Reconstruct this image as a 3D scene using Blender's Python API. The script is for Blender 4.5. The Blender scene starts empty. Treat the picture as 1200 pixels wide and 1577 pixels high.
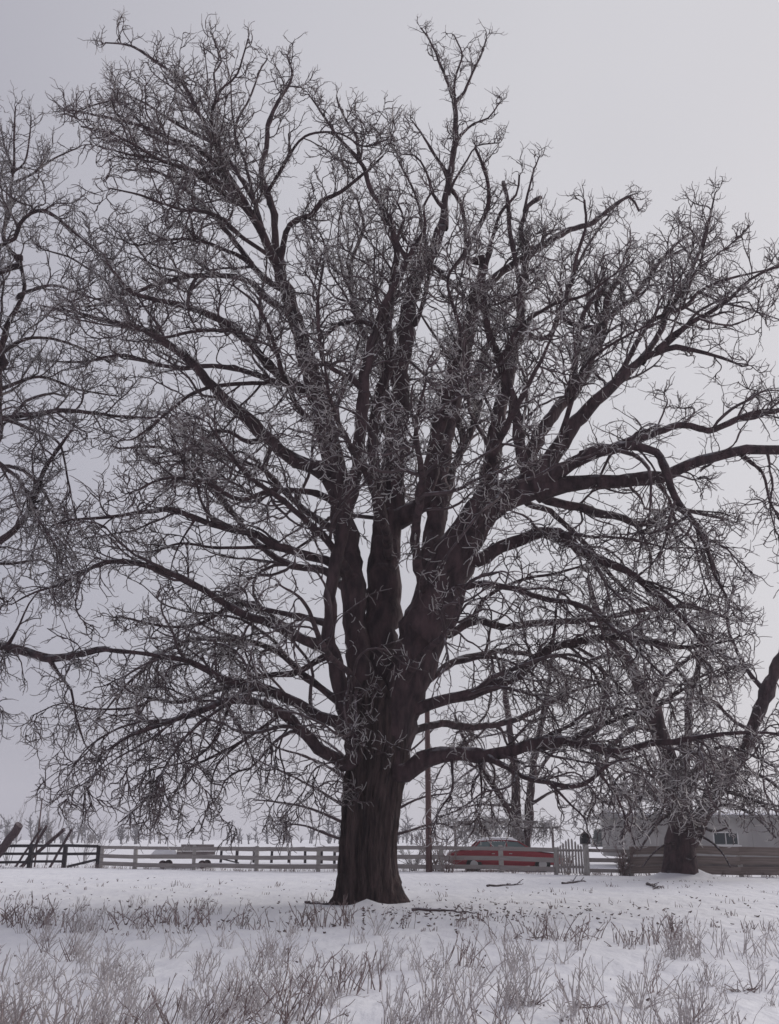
import bpy, bmesh, math, random
import numpy as np
from mathutils import Vector

rng = np.random.default_rng(11)
random.seed(5)
SC = bpy.context.scene
COL = SC.collection

# ------------------------------------------------------------------ camera
CAM_H = 1.5
F_PX, W_PX, H_PX = 1515.0, 1200.0, 1577.0
HORIZON = 1290.0
TILT = math.atan((HORIZON - H_PX / 2) / F_PX)
cam = bpy.data.cameras.new('camera')
cam.sensor_fit = 'VERTICAL'
cam.sensor_height = 24.0
cam.lens = F_PX / H_PX * 24.0
cam.clip_end = 5000
camo = bpy.data.objects.new('camera', cam)
camo.location = (0, 0, CAM_H)
camo.rotation_euler = (math.pi / 2 + TILT, 0, 0)
COL.objects.link(camo)
SC.camera = camo

# ------------------------------------------------------------------ sky and sun: a bright overcast deck, sun hidden to the right
SUN_EL, SUN_AZ = math.radians(28), math.radians(54)      # azimuth clockwise from the view direction
sun_dir = Vector((math.sin(SUN_AZ) * math.cos(SUN_EL), math.cos(SUN_AZ) * math.cos(SUN_EL), math.sin(SUN_EL)))
world = bpy.data.worlds.new('World')
SC.world = world
world.use_nodes = True
nt = world.node_tree
nt.nodes.clear()
N, L = nt.nodes.new, nt.links.new
out = N('ShaderNodeOutputWorld'); bg = N('ShaderNodeBackground')
sky = N('ShaderNodeTexSky'); sky.sky_type = 'NISHITA'; sky.sun_disc = False
sky.sun_elevation = SUN_EL; sky.sun_rotation = SUN_AZ
sky.air_density = 1.0; sky.dust_density = 4.0; sky.ozone_density = 1.0
tc = N('ShaderNodeTexCoord')
dot = N('ShaderNodeVectorMath'); dot.operation = 'DOT_PRODUCT'; dot.inputs[1].default_value = sun_dir
L(tc.outputs['Generated'], dot.inputs[0])
glow = N('ShaderNodeValToRGB')                              # the cloud deck is thinner towards the hidden sun
glow.color_ramp.elements[0].position = 0.64; glow.color_ramp.elements[0].color = (4.12, 4.06, 4.68, 1)
glow.color_ramp.elements[1].position = 0.90; glow.color_ramp.elements[1].color = (6.5, 6.42, 6.78, 1)
mr = N('ShaderNodeMapRange'); mr.inputs['From Min'].default_value = -1; mr.inputs['From Max'].default_value = 1
L(dot.outputs['Value'], mr.inputs['Value'])
L(mr.outputs['Result'], glow.inputs['Fac'])
noi = N('ShaderNodeTexNoise'); noi.inputs['Scale'].default_value = 2.2; noi.inputs['Detail'].default_value = 3
L(tc.outputs['Generated'], noi.inputs['Vector'])
mrn = N('ShaderNodeMapRange'); mrn.inputs['To Min'].default_value = 0.93; mrn.inputs['To Max'].default_value = 1.07
L(noi.outputs['Fac'], mrn.inputs['Value'])
mul = N('ShaderNodeVectorMath'); mul.operation = 'SCALE'
L(glow.outputs['Color'], mul.inputs[0]); L(mrn.outputs['Result'], mul.inputs['Scale'])
mix = N('ShaderNodeMix'); mix.data_type = 'RGBA'; mix.inputs['Factor'].default_value = 0.93
L(sky.outputs['Color'], mix.inputs['A']); L(mul.outputs['Vector'], mix.inputs['B'])
bg.inputs['Strength'].default_value = 0.1
L(mix.outputs['Result'], bg.inputs['Color']); L(bg.outputs['Background'], out.inputs['Surface'])

sl = bpy.data.lights.new('sun', 'SUN')
sl.energy = 1.5; sl.angle = math.radians(50); sl.color = (1.0, 0.96, 0.92)
so = bpy.data.objects.new('sun', sl)
so.rotation_euler = (-sun_dir).to_track_quat('-Z', 'Y').to_euler()
so.location = (30, 20, 60)
COL.objects.link(so)

vs = SC.view_settings
vs.view_transform = 'Standard'; vs.look = 'None'; vs.exposure = 0.0; vs.gamma = 1.0; vs.use_curve_mapping = False
cy = SC.cycles
cy.max_bounces = 5; cy.diffuse_bounces = 3; cy.glossy_bounces = 2; cy.transmission_bounces = 3; cy.volume_bounces = 1
cy.use_denoising = True
cy.filter_width = 1.55

# ------------------------------------------------------------------ pixel -> place
ST, CT = math.sin(TILT), math.cos(TILT)
def ray(px, py):
    x = (px - W_PX / 2) / F_PX; y = (H_PX / 2 - py) / F_PX
    return x, CT - y * ST, ST + y * CT
def at(px, py, Y):
    x, dy, dz = ray(px, py); s = Y / dy
    return np.array((x * s, Y, CAM_H + dz * s))
def on_ground(px, py):
    x, dy, dz = ray(px, py); s = -CAM_H / dz
    return np.array((x * s, dy * s))
def mpp(P):                                     # metres per photo pixel at a place
    return (P[1] * CT + (P[2] - CAM_H) * ST) / F_PX

# ------------------------------------------------------------------ materials
def new_mat(name):
    m = bpy.data.materials.new(name); m.use_nodes = True
    return m, m.node_tree.nodes, m.node_tree.links, m.node_tree.nodes['Principled BSDF']

def mat(name, c0, c1=None, scale=4.0, stretch=(1, 1, 1), rough=0.7, bump=0.0, bscale=None, metallic=0.0, spec=0.4,
        frost=None, coords='Object', detail=5, lo=0.35, hi=0.65, bdist=0.02):
    m, nd, ln, b = new_mat(name)
    b.inputs['Roughness'].default_value = rough
    b.inputs['Metallic'].default_value = metallic
    b.inputs['Specular IOR Level'].default_value = spec
    if c1 is None:
        b.inputs['Base Color'].default_value = (*c0, 1)
        if not bump and not frost: return m
        c1 = c0
    t = nd.new('ShaderNodeTexCoord'); mp = nd.new('ShaderNodeMapping'); mp.inputs['Scale'].default_value = stretch
    ln.new(t.outputs[coords], mp.inputs['Vector'])
    n = nd.new('ShaderNodeTexNoise'); n.inputs['Scale'].default_value = scale; n.inputs['Detail'].default_value = detail
    ln.new(mp.outputs['Vector'], n.inputs['Vector'])
    r = nd.new('ShaderNodeValToRGB')
    r.color_ramp.elements[0].position = lo; r.color_ramp.elements[0].color = (*c0, 1)
    r.color_ramp.elements[1].position = hi; r.color_ramp.elements[1].color = (*c1, 1)
    ln.new(n.outputs['Fac'], r.inputs['Fac'])
    colour = r.outputs['Color']
    if frost:                                   # rime and thin snow lodged on upward faces, in patches
        g = nd.new('ShaderNodeNewGeometry'); sx = nd.new('ShaderNodeSeparateXYZ'); ln.new(g.outputs['Normal'], sx.inputs['Vector'])
        a = nd.new('ShaderNodeMapRange'); a.inputs['From Min'].default_value = 0.35; a.inputs['From Max'].default_value = 0.95
        ln.new(sx.outputs['Z'], a.inputs['Value'])
        n2 = nd.new('ShaderNodeTexNoise'); n2.inputs['Scale'].default_value = frost[1]; n2.inputs['Detail'].default_value = 4
        ln.new(t.outputs[coords], n2.inputs['Vector'])
        a2 = nd.new('ShaderNodeMapRange'); a2.inputs['From Min'].default_value = 0.45; a2.inputs['From Max'].default_value = 0.62
        ln.new(n2.outputs['Fac'], a2.inputs['Value'])
        mu = nd.new('ShaderNodeMath'); mu.operation = 'MULTIPLY'; ln.new(a.outputs['Result'], mu.inputs[0]); ln.new(a2.outputs['Result'], mu.inputs[1])
        mu2 = nd.new('ShaderNodeMath'); mu2.operation = 'MULTIPLY'; ln.new(mu.outputs[0], mu2.inputs[0]); mu2.inputs[1].default_value = frost[0]
        mx = nd.new('ShaderNodeMix'); mx.data_type = 'RGBA'; mx.inputs['B'].default_value = (0.62, 0.62, 0.66, 1)
        ln.new(mu2.outputs[0], mx.inputs['Factor']); ln.new(colour, mx.inputs['A']); colour = mx.outputs['Result']
    ln.new(colour, b.inputs['Base Color'])
    if bump:
        bn = nd.new('ShaderNodeTexNoise'); bn.inputs['Scale'].default_value = bscale or scale * 2; bn.inputs['Detail'].default_value = 6
        ln.new(mp.outputs['Vector'], bn.inputs['Vector'])
        bu = nd.new('ShaderNodeBump'); bu.inputs['Strength'].default_value = bump; bu.inputs['Distance'].default_value = bdist
        ln.new(bn.outputs['Fac'], bu.inputs['Height']); ln.new(bu.outputs['Normal'], b.inputs['Normal'])
    return m

M = {}
M['bark'] = mat('bark', (0.033, 0.021, 0.025), (0.088, 0.054, 0.059), 5, (1, 1, .35), 0.9, 1.0, 12, frost=(0.6, 5), bdist=.09)
M['trunk_bark'] = mat('trunk_bark', (0.028, 0.019, 0.020), (0.100, 0.066, 0.064), 6, (1.6, 1.6, .22), 0.92, 1.0, 13, bdist=.14)
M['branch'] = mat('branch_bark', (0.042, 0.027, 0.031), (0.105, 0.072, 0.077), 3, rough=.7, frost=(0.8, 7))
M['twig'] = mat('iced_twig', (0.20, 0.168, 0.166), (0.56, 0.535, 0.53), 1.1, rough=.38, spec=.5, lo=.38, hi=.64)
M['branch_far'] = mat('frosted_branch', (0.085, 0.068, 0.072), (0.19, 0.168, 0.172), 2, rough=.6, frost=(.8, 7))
M['twig_far'] = mat('iced_twig_far', (0.20, 0.178, 0.18), (0.44, 0.42, 0.425), .8, rough=.45)
M['twig_rust'] = mat('iced_rust_twig', (0.12, 0.075, 0.07), (0.26, 0.20, 0.19), 1.3, rough=.4)
M['snow'] = mat('snow', (0.80, 0.80, 0.845), (0.86, 0.86, 0.89), .9, (1, .5, 1), 0.75, .8, 2.6, spec=.25, bdist=.12)
M['snow_cap'] = mat('snow_cap', (0.80, 0.80, 0.84), (0.85, 0.85, 0.88), 3, rough=.8, spec=.2, bump=.3)
M['weed'] = mat('iced_weed', (0.36, 0.312, 0.31), (0.61, 0.575, 0.575), 2.2, rough=.4, lo=.36, hi=.66)
M['weed_brown'] = mat('brown_weed', (0.115, 0.073, 0.072), (0.30, 0.235, 0.23), 3, rough=.6)
M['leaf'] = mat('dead_leaf', (0.05, 0.032, 0.032), (0.13, 0.095, 0.09), 3, rough=.8)
M['board'] = mat('weathered_board', (0.22, 0.197, 0.188), (0.33, 0.30, 0.29), 3, (1, 6, 6), 0.85, .4, frost=(0.8, 5))
M['board_brown'] = mat('brown_board', (0.19, 0.15, 0.135), (0.31, 0.26, 0.24), 2.5, (1, 6, 6), 0.85, .4, frost=(0.3, 5))
M['board_dark'] = mat('dark_board', (0.022, 0.019, 0.024), (0.05, 0.042, 0.048), 3, (1, 6, 6), 0.85, .4, frost=(0.3, 5))
M['post'] = mat('pale_post', (0.30, 0.28, 0.265), (0.43, 0.41, 0.395), 4, (5, 5, 1), 0.85, .4, frost=(0.6, 5))
M['log'] = mat('dark_log', (0.045, 0.028, 0.036), (0.085, 0.055, 0.06), 4, (4, 4, 1), 0.85, .4, frost=(0.35, 5))
M['pole'] = mat('pole_wood', (0.075, 0.040, 0.042), (0.13, 0.080, 0.075), 4, (6, 6, .6), 0.85, .4)
M['house'] = mat('house_wall', (0.32, 0.305, 0.30), (0.39, 0.375, 0.365), 1.2, (1, 1, .3), 0.8, .15, 30)
M['skirt'] = mat('skirting', (0.10, 0.085, 0.08), (0.15, 0.125, 0.115), 2, (1, 1, 3), 0.85, .2)
M['roof'] = mat('roof_sheet', (0.20, 0.195, 0.20), (0.30, 0.29, 0.29), 2, rough=.7)
M['white'] = mat('white_paint', (0.62, 0.61, 0.60), (0.70, 0.69, 0.68), 6, rough=.6)
M['glass'] = mat('window_glass', (0.02, 0.03, 0.035), rough=.06, spec=.6)
M['car_glass'] = mat('car_glass', (0.10, 0.14, 0.14), rough=.05, spec=.7)  # pale teal base: reflected sky painted into the glass colour
M['red'] = mat('red_car_paint', (0.21, 0.018, 0.029), (0.25, 0.025, 0.037), 2, rough=.32, spec=.5)
M['tyre'] = mat('tyre_rubber', (0.018, 0.018, 0.019), (0.03, 0.03, 0.03), 9, rough=.9)
M['chrome'] = mat('dull_chrome', (0.45, 0.45, 0.46), rough=.3, metallic=1.0)
M['lamp'] = mat('lamp_glass', (0.5, 0.5, 0.5), rough=.15)
M['tail'] = mat('tail_lamp', (0.25, 0.02, 0.02), rough=.2)
M['black'] = mat('black_metal', (0.022, 0.02, 0.026), (0.04, 0.037, 0.042), 6, rough=.55)
M['wire'] = mat('wire', (0.03, 0.03, 0.035), rough=.6)
M['wagon'] = mat('wagon_board', (0.16, 0.135, 0.135), (0.25, 0.215, 0.21), 2.4, (1, 5, 5), 0.85, .3, frost=(.4, 4))
M['wood_far'] = mat('far_wood', (0.10, 0.095, 0.105), (0.17, 0.16, 0.17), .08, rough=.9)
M['evergreen'] = mat('far_evergreen', (0.035, 0.05, 0.048), (0.07, 0.085, 0.08), .3, rough=.9)

# ------------------------------------------------------------------ ground shape
MOUNDS = []                                     # (x, y, radius, height, squash)
gx, gy = on_ground(1042, 1349); MOUNDS.append((gx - .1, gy - 1.3, 1.15, 0.50, .8))
gx, gy = on_ground(568, 1393); TREE = np.array((gx, gy)); MOUNDS.append((gx - .02, gy - .85, .36, 0.17, 1.3))
_ph = rng.uniform(0, 6.28, 12)
def gh(x, y):
    x = np.asarray(x, float); y = np.asarray(y, float)
    h = (.035 * np.sin(x * .31 + _ph[0]) * np.sin(y * .23 + _ph[1]) + .022 * np.sin(x * .9 + y * .35 + _ph[2]) * np.sin(y * .8 - x * .2 + _ph[3])
         + .010 * np.sin(x * 2.3 + _ph[4] + np.sin(y * 1.1)) * np.sin(y * 1.9 + _ph[5]) + .006 * np.sin(x * 5.1 + y * 1.3 + _ph[6]) * np.sin(y * 4.4 - x + _ph[7]))
    h = h * np.clip(1.4 - np.hypot(x, y - 30) / 90, 0, 1)
    for mx, my, r, hh, q in MOUNDS:
        h = h + hh * np.exp(-(((x - mx) / r) ** 2 + ((y - my) / (r * q)) ** 2) * 1.6)
    return h
def gpt(px, py):
    x, y = on_ground(px, py)
    return np.array((x, y, float(gh(x, y))))

# ------------------------------------------------------------------ object helpers
def tag(o, label=None, cat=None, group=None, kind=None):
    if label: o['label'] = label
    if cat: o['category'] = cat
    if group: o['group'] = group
    if kind: o['kind'] = kind
    return o
def empty(name, loc, rz=0.0):
    o = bpy.data.objects.new(name, None); o.empty_display_size = .2
    o.location = tuple(float(v) for v in loc); o.rotation_euler.z = rz
    COL.objects.link(o)
    return o
def link(name, me, parent=None, loc=None, rot=None):
    o = bpy.data.objects.new(name, me); COL.objects.link(o)
    if parent is not None: o.parent = parent
    if loc is not None: o.location = tuple(float(v) for v in loc)
    if rot is not None: o.rotation_euler = rot
    return o
def np_mesh(name, V, quads, mats, mi=None, smooth=True, tris=None):
    me = bpy.data.meshes.new(name)
    V = np.ascontiguousarray(V, dtype=np.float32)
    quads = np.asarray(quads, dtype=np.int32).reshape(-1, 4)
    tr = np.zeros((0, 3), np.int32) if tris is None else np.asarray(tris, np.int32).reshape(-1, 3)
    nq, ntr = len(quads), len(tr)
    me.vertices.add(len(V)); me.vertices.foreach_set('co', V.ravel())
    me.loops.add(nq * 4 + ntr * 3); me.loops.foreach_set('vertex_index', np.concatenate((quads.ravel(), tr.ravel())))
    me.polygons.add(nq + ntr)
    me.polygons.foreach_set('loop_start', np.concatenate((np.arange(nq) * 4, nq * 4 + np.arange(ntr) * 3)).astype(np.int32))
    if mi is not None: me.polygons.foreach_set('material_index', np.asarray(mi, np.int32))
    me.polygons.foreach_set('use_smooth', np.full(nq + ntr, smooth))
    for m in (mats if isinstance(mats, (list, tuple)) else [mats]): me.materials.append(m)
    me.update(calc_edges=True)
    return me

class MB:                                       # collects shapes for one mesh
    def __init__(s): s.bm = bmesh.new()
    def box(s, c, d, rz=0.0, tilt=0.0, bevel=0.0):
        r = bmesh.ops.create_cube(s.bm, size=1.0); vs_ = r['verts']
        for v in vs_:
            p = Vector((v.co.x * d[0], v.co.y * d[1], v.co.z * d[2]))
            if tilt: p = Vector((p.x * math.cos(tilt) + p.z * math.sin(tilt), p.y, -p.x * math.sin(tilt) + p.z * math.cos(tilt)))
            if rz: p = Vector((p.x * math.cos(rz) - p.y * math.sin(rz), p.x * math.sin(rz) + p.y * math.cos(rz), p.z))
            v.co = p + Vector(tuple(float(q) for q in c))
        if bevel:
            es = list({e for v in vs_ for e in v.link_edges})
            bmesh.ops.bevel(s.bm, geom=es, offset=bevel, segments=1, affect='EDGES')
        return s
    def bar(s, a, b, r0, r1=None, n=8):
        a = Vector(tuple(float(q) for q in a)); b = Vector(tuple(float(q) for q in b)); r1 = r0 if r1 is None else r1
        d = b - a; q = d.to_track_quat('Z', 'Y'); rings = []
        for p, r in ((a, r0), (b, r1)):
            rings.append([s.bm.verts.new(p + q @ Vector((r * math.cos(2 * math.pi * k / n), r * math.sin(2 * math.pi * k / n), 0))) for k in range(n)])
        for k in range(n): s.bm.faces.new((rings[0][k], rings[0][(k + 1) % n], rings[1][(k + 1) % n], rings[1][k]))
        s.bm.faces.new(rings[0][::-1]); s.bm.faces.new(rings[1])
        return s
    def loft(s, rings, cap=True):
        R = [[s.bm.verts.new(tuple(float(q) for q in p)) for p in ring] for ring in rings]; n = len(R[0])
        for i in range(len(R) - 1):
            for k in range(n): s.bm.faces.new((R[i][k], R[i][(k + 1) % n], R[i + 1][(k + 1) % n], R[i + 1][k]))
        if cap: s.bm.faces.new(R[0][::-1]); s.bm.faces.new(R[-1])
        return s
    def mesh(s, name, m, smooth=False):
        bmesh.ops.recalc_face_normals(s.bm, faces=s.bm.faces)
        me = bpy.data.meshes.new(name); s.bm.to_mesh(me); s.bm.free(); me.materials.append(m)
        if smooth:
            for p in me.polygons: p.use_smooth = True
        return me
    def build(s, name, m, parent=None, loc=None, rot=None, smooth=False):
        return link(name, s.mesh(name, m, smooth), parent, loc, rot)

# ------------------------------------------------------------------ ground, haze
def axis(lo, hi, a, b, step):
    mid = list(np.arange(a, b + 1e-6, step)); left, x, d = [], a, step
    while x > lo: d *= 1.35; x -= d; left.append(max(x, lo))
    right, x, d = [], b, step
    while x < hi: d *= 1.35; x += d; right.append(min(x, hi))
    return np.array(left[::-1] + mid + right)
ax, ay = axis(-690, 690, -26, 30, .28), axis(-200, 690, 6, 62, .28)
X, Y = np.meshgrid(ax, ay); Z = gh(X, Y)
nx, ny = len(ax), len(ay)
idx = np.arange(nx * ny).reshape(ny, nx)
q = np.stack((idx[:-1, :-1], idx[:-1, 1:], idx[1:, 1:], idx[1:, :-1]), -1).reshape(-1, 4)
ground = link('ground', np_mesh('ground', np.stack((X, Y, Z), -1).reshape(-1, 3), q, M['snow']))
tag(ground, 'flat snow covered pasture', kind='structure')

# ------------------------------------------------------------------ branches
def tubes(pts, rad, sides):
    """pts (n,m,3), rad (n,m) -> verts, quads of n separate tapering tubes"""
    n, m = pts.shape[:2]
    tan = np.gradient(pts, axis=1); tan /= np.linalg.norm(tan, axis=2, keepdims=True) + 1e-9
    ref = rng.normal(size=(n, 1, 3)); u = np.cross(tan, ref); u /= np.linalg.norm(u, axis=2, keepdims=True) + 1e-9
    v = np.cross(tan, u)
    a = np.arange(sides) * 2 * np.pi / sides
    V = pts[:, :, None, :] + rad[:, :, None, None] * (np.cos(a)[None, None, :, None] * u[:, :, None, :] + np.sin(a)[None, None, :, None] * v[:, :, None, :])
    base = (np.arange(n) * m * sides)[:, None, None] + (np.arange(m - 1) * sides)[None, :, None]
    k = np.arange(sides)[None, None, :]; k2 = (np.arange(sides) + 1)[None, None, :] % sides
    Q = np.stack((base + k, base + k2, base + sides + k2, base + sides + k), -1)
    return V.reshape(n, m * sides, 3), Q.reshape(n, (m - 1) * sides, 4)

def unit(v): return v / (np.linalg.norm(v, axis=-1, keepdims=True) + 1e-9)
def grow(p0, d0, ln, seg, jit, trop):
    n = len(p0); P = np.zeros((n, seg + 1, 3)); P[:, 0] = p0; d = unit(d0)
    wob = rng.normal(0, 1, (n, 3))
    for i in range(seg):
        wob = .35 * wob + rng.normal(0, 1, (n, 3))
        d = unit(d + jit * .6 * wob + np.stack((np.zeros(n), np.zeros(n), trop), -1))
        P[:, i + 1] = P[:, i] + d * (ln / seg)[:, None]
    return P
def spawn(P, ln, spacing, t0, ang, lenf, tip=1):
    """children along each polyline: returns parent index, position, direction, t"""
    n, m = P.shape[:2]
    cnt = np.maximum(1, np.round(ln * (1 - t0) / spacing * rng.uniform(.8, 1.2, n))).astype(int)
    par = np.repeat(np.arange(n), cnt)
    t = t0 + (1 - t0) * rng.uniform(0, 1, len(par)) ** .85
    if tip:
        par = np.concatenate((par, np.repeat(np.arange(n), tip))); t = np.concatenate((t, np.full(n * tip, .995)))
    s = t * (m - 1); i = np.minimum(s.astype(int), m - 2); f = (s - i)[:, None]
    pos = P[par, i] * (1 - f) + P[par, i + 1] * f
    tan = unit(P[par, i + 1] - P[par, i])
    r = rng.normal(size=tan.shape); r -= (r * tan).sum(1, keepdims=True) * tan; r = unit(r)
    a = np.radians(rng.uniform(ang[0], ang[1], len(par))); a = np.where(t > .99, a * .45, a)
    return par, pos, np.cos(a)[:, None] * tan + np.sin(a)[:, None] * r, t

def smooth_path(P, w, step):
    """Catmull-Rom through the traced points, with a little natural wander"""
    P = np.asarray(P, float); w = np.asarray(w, float)
    E = np.vstack((2 * P[0] - P[1], P, 2 * P[-1] - P[-2])); out_, wo = [], []
    for i in range(len(P) - 1):
        a, b, c, d = E[i:i + 4]; n = max(2, int(np.linalg.norm(c - b) / step))
        for t in np.arange(n) / n:
            out_.append(.5 * ((2 * b) + (c - a) * t + (2 * a - 5 * b + 4 * c - d) * t * t + (3 * b - a - 3 * c + d) * t ** 3)); wo.append(w[i] * (1 - t) + w[i + 1] * t)
    out_.append(P[-1]); wo.append(w[-1])
    out_, wo = np.array(out_), np.array(wo)
    nz = rng.normal(0, 1, out_.shape); nz = (nz + np.roll(nz, 1, 0)) * .5
    nz[0] = 0; nz[-1] = 0
    return out_ + nz * np.minimum(.05, .24 * wo)[:, None], wo

class Tree:
    def __init__(s, name, label, base, Y, group=None, scale=1.0, twig='twig', dens=1.0, levels=3, bark='bark', thick=1.0, mid='branch'):
        s.Y = Y; s.root = empty(name, base); s.base = np.array(base, float); s.limbs = {}; s.order = []; s.scale = scale
        s.twig = twig; s.dens = dens; s.levels = levels; s.bark = bark; s.thick = thick; s.mid = mid
        tag(s.root, label, 'tree', group)
    def limb(s, key, px, w, parent=None, d=None, trop=None, t0=.18, dens=1.0, bare=False, lf=1.0, shift=0.0):
        """px: traced points; w: (start, end) width in photo pixels; d: depth of the tip relative to the tree's plane"""
        px = [tuple(map(float, p)) for p in px]
        d0 = shift
        if parent:
            pp, pd = s.limbs[parent][:2]
            k = int(np.argmin([(p[0] - px[0][0]) ** 2 + (p[1] - px[0][1]) ** 2 for p in pp])); d0 = pd[k]
            if (pp[k][0] - px[0][0]) ** 2 + (pp[k][1] - px[0][1]) ** 2 > 9: px = [tuple(pp[k])] + px
        a = np.array(px); seg = np.hypot(*np.diff(a, axis=0).T); t = np.concatenate(((0,), np.cumsum(seg))) / max(seg.sum(), 1e-6)
        if d is None:
            lat = seg.sum() * .018 * s.scale; d = d0 + lat * rng.uniform(.12, .5) * rng.choice((-1, 1))
        dep = d0 + (d - d0) * t
        P = np.array([at(x, y, s.Y + q_) for (x, y), q_ in zip(px, dep)])
        if isinstance(w, (tuple, list)) and len(w) == 2: ww = w[0] + (w[1] - w[0]) * t ** .65
        else: ww = np.interp(t, np.linspace(0, 1, len(w)), w)
        rad = np.array([.5 * wi * mpp(p) for wi, p in zip(ww, P)]) * s.thick * (1.0 if key[0] == 'S' else .73)
        C, R = smooth_path(P, rad, .22 * s.scale)
        sl_ = np.concatenate(((0,), np.cumsum(np.linalg.norm(np.diff(C, axis=0), axis=1))))
        if parent: R = R * (1 + .55 * np.exp(-(sl_ / (2.2 * R[0] + .12)) ** 2))      # the collar where a limb leaves its stem
        for kk in range(int(sl_[-1] / 1.6)):                                          # knots and old scars
            kp = rng.uniform(.1, .95) * sl_[-1]; R = R * (1 + rng.uniform(.08, .26) * np.exp(-((sl_ - kp) / .16) ** 2))
        # pixel track with depth for later children
        s.limbs[key] = (px, list(dep))
        fine = np.linspace(0, 1, max(12, len(px) * 6))
        s.limbs[key] = ([(np.interp(f, t, a[:, 0]), np.interp(f, t, a[:, 1])) for f in fine], [float(np.interp(f, t, dep)) for f in fine])
        s.raw(key, C, R, np.mean(a[:, 1]), trop, t0, dens, bare, lf)
    def raw(s, key, C, R, meanpy, trop=None, t0=.18, dens=1.0, bare=False, lf=1.0):
        ln = np.linalg.norm(np.diff(C, axis=0), axis=1).sum()
        if trop is None: trop = .12 if meanpy < 650 else (.0 if meanpy < 900 else -.10)
        s.order.append((key, C, R, ln, trop, t0, dens, bare, lf))
    def build(s):
        sc = s.scale
        for key, C, R, ln, trop, t0, dens, bare, lf in s.order:
            sides = 14 if R.max() > .25 else (9 if R.max() > .1 else 6)
            Cc = np.vstack((C, C[-1:] + (C[-1:] - C[-2:-1]) * .1)); Rc = np.append(R, R[-1] * .15)
            if R.max() > .12:                  # knots and ribs on the thick limbs
                pass
            Vl, Ql = tubes(Cc[None], Rc[None], sides)
            if R.max() > .1:
                m_ = len(Cc); k = np.arange(sides); a = 2 * np.pi * k / sides
                rib = 1 + .09 * np.sin(3 * a + R[0] * 40)[None, :] + .045 * rng.normal(size=(m_, sides))
                Vl = (Cc[:, None, :] + (Vl.reshape(m_, sides, 3) - Cc[:, None, :]) * rib[:, :, None]).reshape(1, -1, 3)
            LV, LQ, LM = [Vl.reshape(-1, 3)], [Ql.reshape(-1, 4)], [np.zeros(Ql.shape[1], int)]
            TV, TQ, TM = [], [], []
            nv, tv = len(LV[0]), 0
            D = s.dens * dens
            # first-order branches
            par, p, d, t = spawn(C[None], np.array([ln]), .375 * sc / D, t0, (22, 58), 1, tip=0 if bare else 2)
            rp = np.interp(t, np.linspace(0, 1, len(R)), R)
            l2 = np.minimum(5.2 * sc, .95 * sc + .52 * ln * (1 - t)) * (.32 + .85 * rng.uniform(0, 1, len(t)) ** 1.3) * lf
            l2 = np.where(rp > .22, l2 * .5, l2)
            P2 = grow(p, d, l2, 12, .36, np.full(len(t), trop) * rng.uniform(.3, 1.6, len(t)))
            keep = (P2[:, :, 2].min(1) > (1.5 if ln > 1.2 else .3)) & ((rp < .16) | (rng.uniform(0, 1, len(rp)) < .2))
            t, rp, l2, P2 = t[keep], rp[keep], l2[keep], P2[keep]
            r2 = np.minimum(.62 * rp, (.011 + .0125 * l2 / sc) * sc * s.thick); rr = np.linspace(1, 0, 13)[None] ** .8
            R2 = (r2[:, None] - .0095 * sc * s.thick) * rr + .0095 * sc * s.thick
            V, Q = tubes(P2, np.maximum(R2, .006), 4)
            LV.append(V.reshape(-1, 3)); LQ.append(Q.reshape(-1, 4) + nv); LM.append(np.ones(Q.shape[0] * Q.shape[1], int)); nv += len(LV[-1])
            def flat(P_, R_, sides_, mi_):
                nonlocal tv
                V_, Q_ = tubes(P_, R_, sides_)
                # tube quads already offset per tube
                TV.append(V_.reshape(-1, 3)); TQ.append(Q_.reshape(-1, 4) + tv); TM.append(np.full(Q_.shape[0] * Q_.shape[1], mi_)); tv += len(TV[-1])
            # second order
            par, p, d, t = spawn(P2, l2, .20 * sc / D ** .5, .08, (24, 60), 1, tip=1)
            l3 = np.minimum(1.7 * sc, .42 * sc + .42 * l2[par] * (1 - t)) * rng.uniform(.4, 1.15, len(t))
            P3 = grow(p, d, l3, 6, .47, np.full(len(t), trop * .8) + rng.normal(0, .05, len(t)))
            R3 = np.linspace(.0165, .0095, 7)[None] * rng.uniform(.85, 1.2, (len(t), 1)) * sc * s.thick
            flat(P3, R3, 3, 0)
            if s.levels >= 3:
                par, p, d, t = spawn(P3, l3, .175 * sc / D ** .3, .12, (30, 75), 1, tip=1)
                l4 = rng.uniform(.10, .34, len(t)) * sc
                P4 = grow(p, d, l4, 3, .48, rng.normal(.08, .1, len(t)))
                R4 = np.linspace(.0108, .0078, 4)[None] * rng.uniform(.85, 1.2, (len(t), 1)) * sc * s.thick
                flat(P4, R4, 3, 1)
            me = np_mesh('limb', np.vstack(LV) - s.base, np.vstack(LQ), [M[s.bark], M['branch']], np.concatenate(LM))
            lo = link('limb', me, s.root)
            if not tv: continue
            me = np_mesh('twigs', np.vstack(TV) - s.base, np.vstack(TQ), [M[s.mid], M[s.twig]], np.concatenate(TM))
            tw = link('twigs', me, lo); tw['kind'] = 'stuff'

# ---- the old tree in the middle of the pasture
YT = float(TREE[1]) + .55
tree = Tree('old_tree', 'huge bare spreading tree with thick dark trunk and ice coated crown', (TREE[0], YT, 0), YT)
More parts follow.
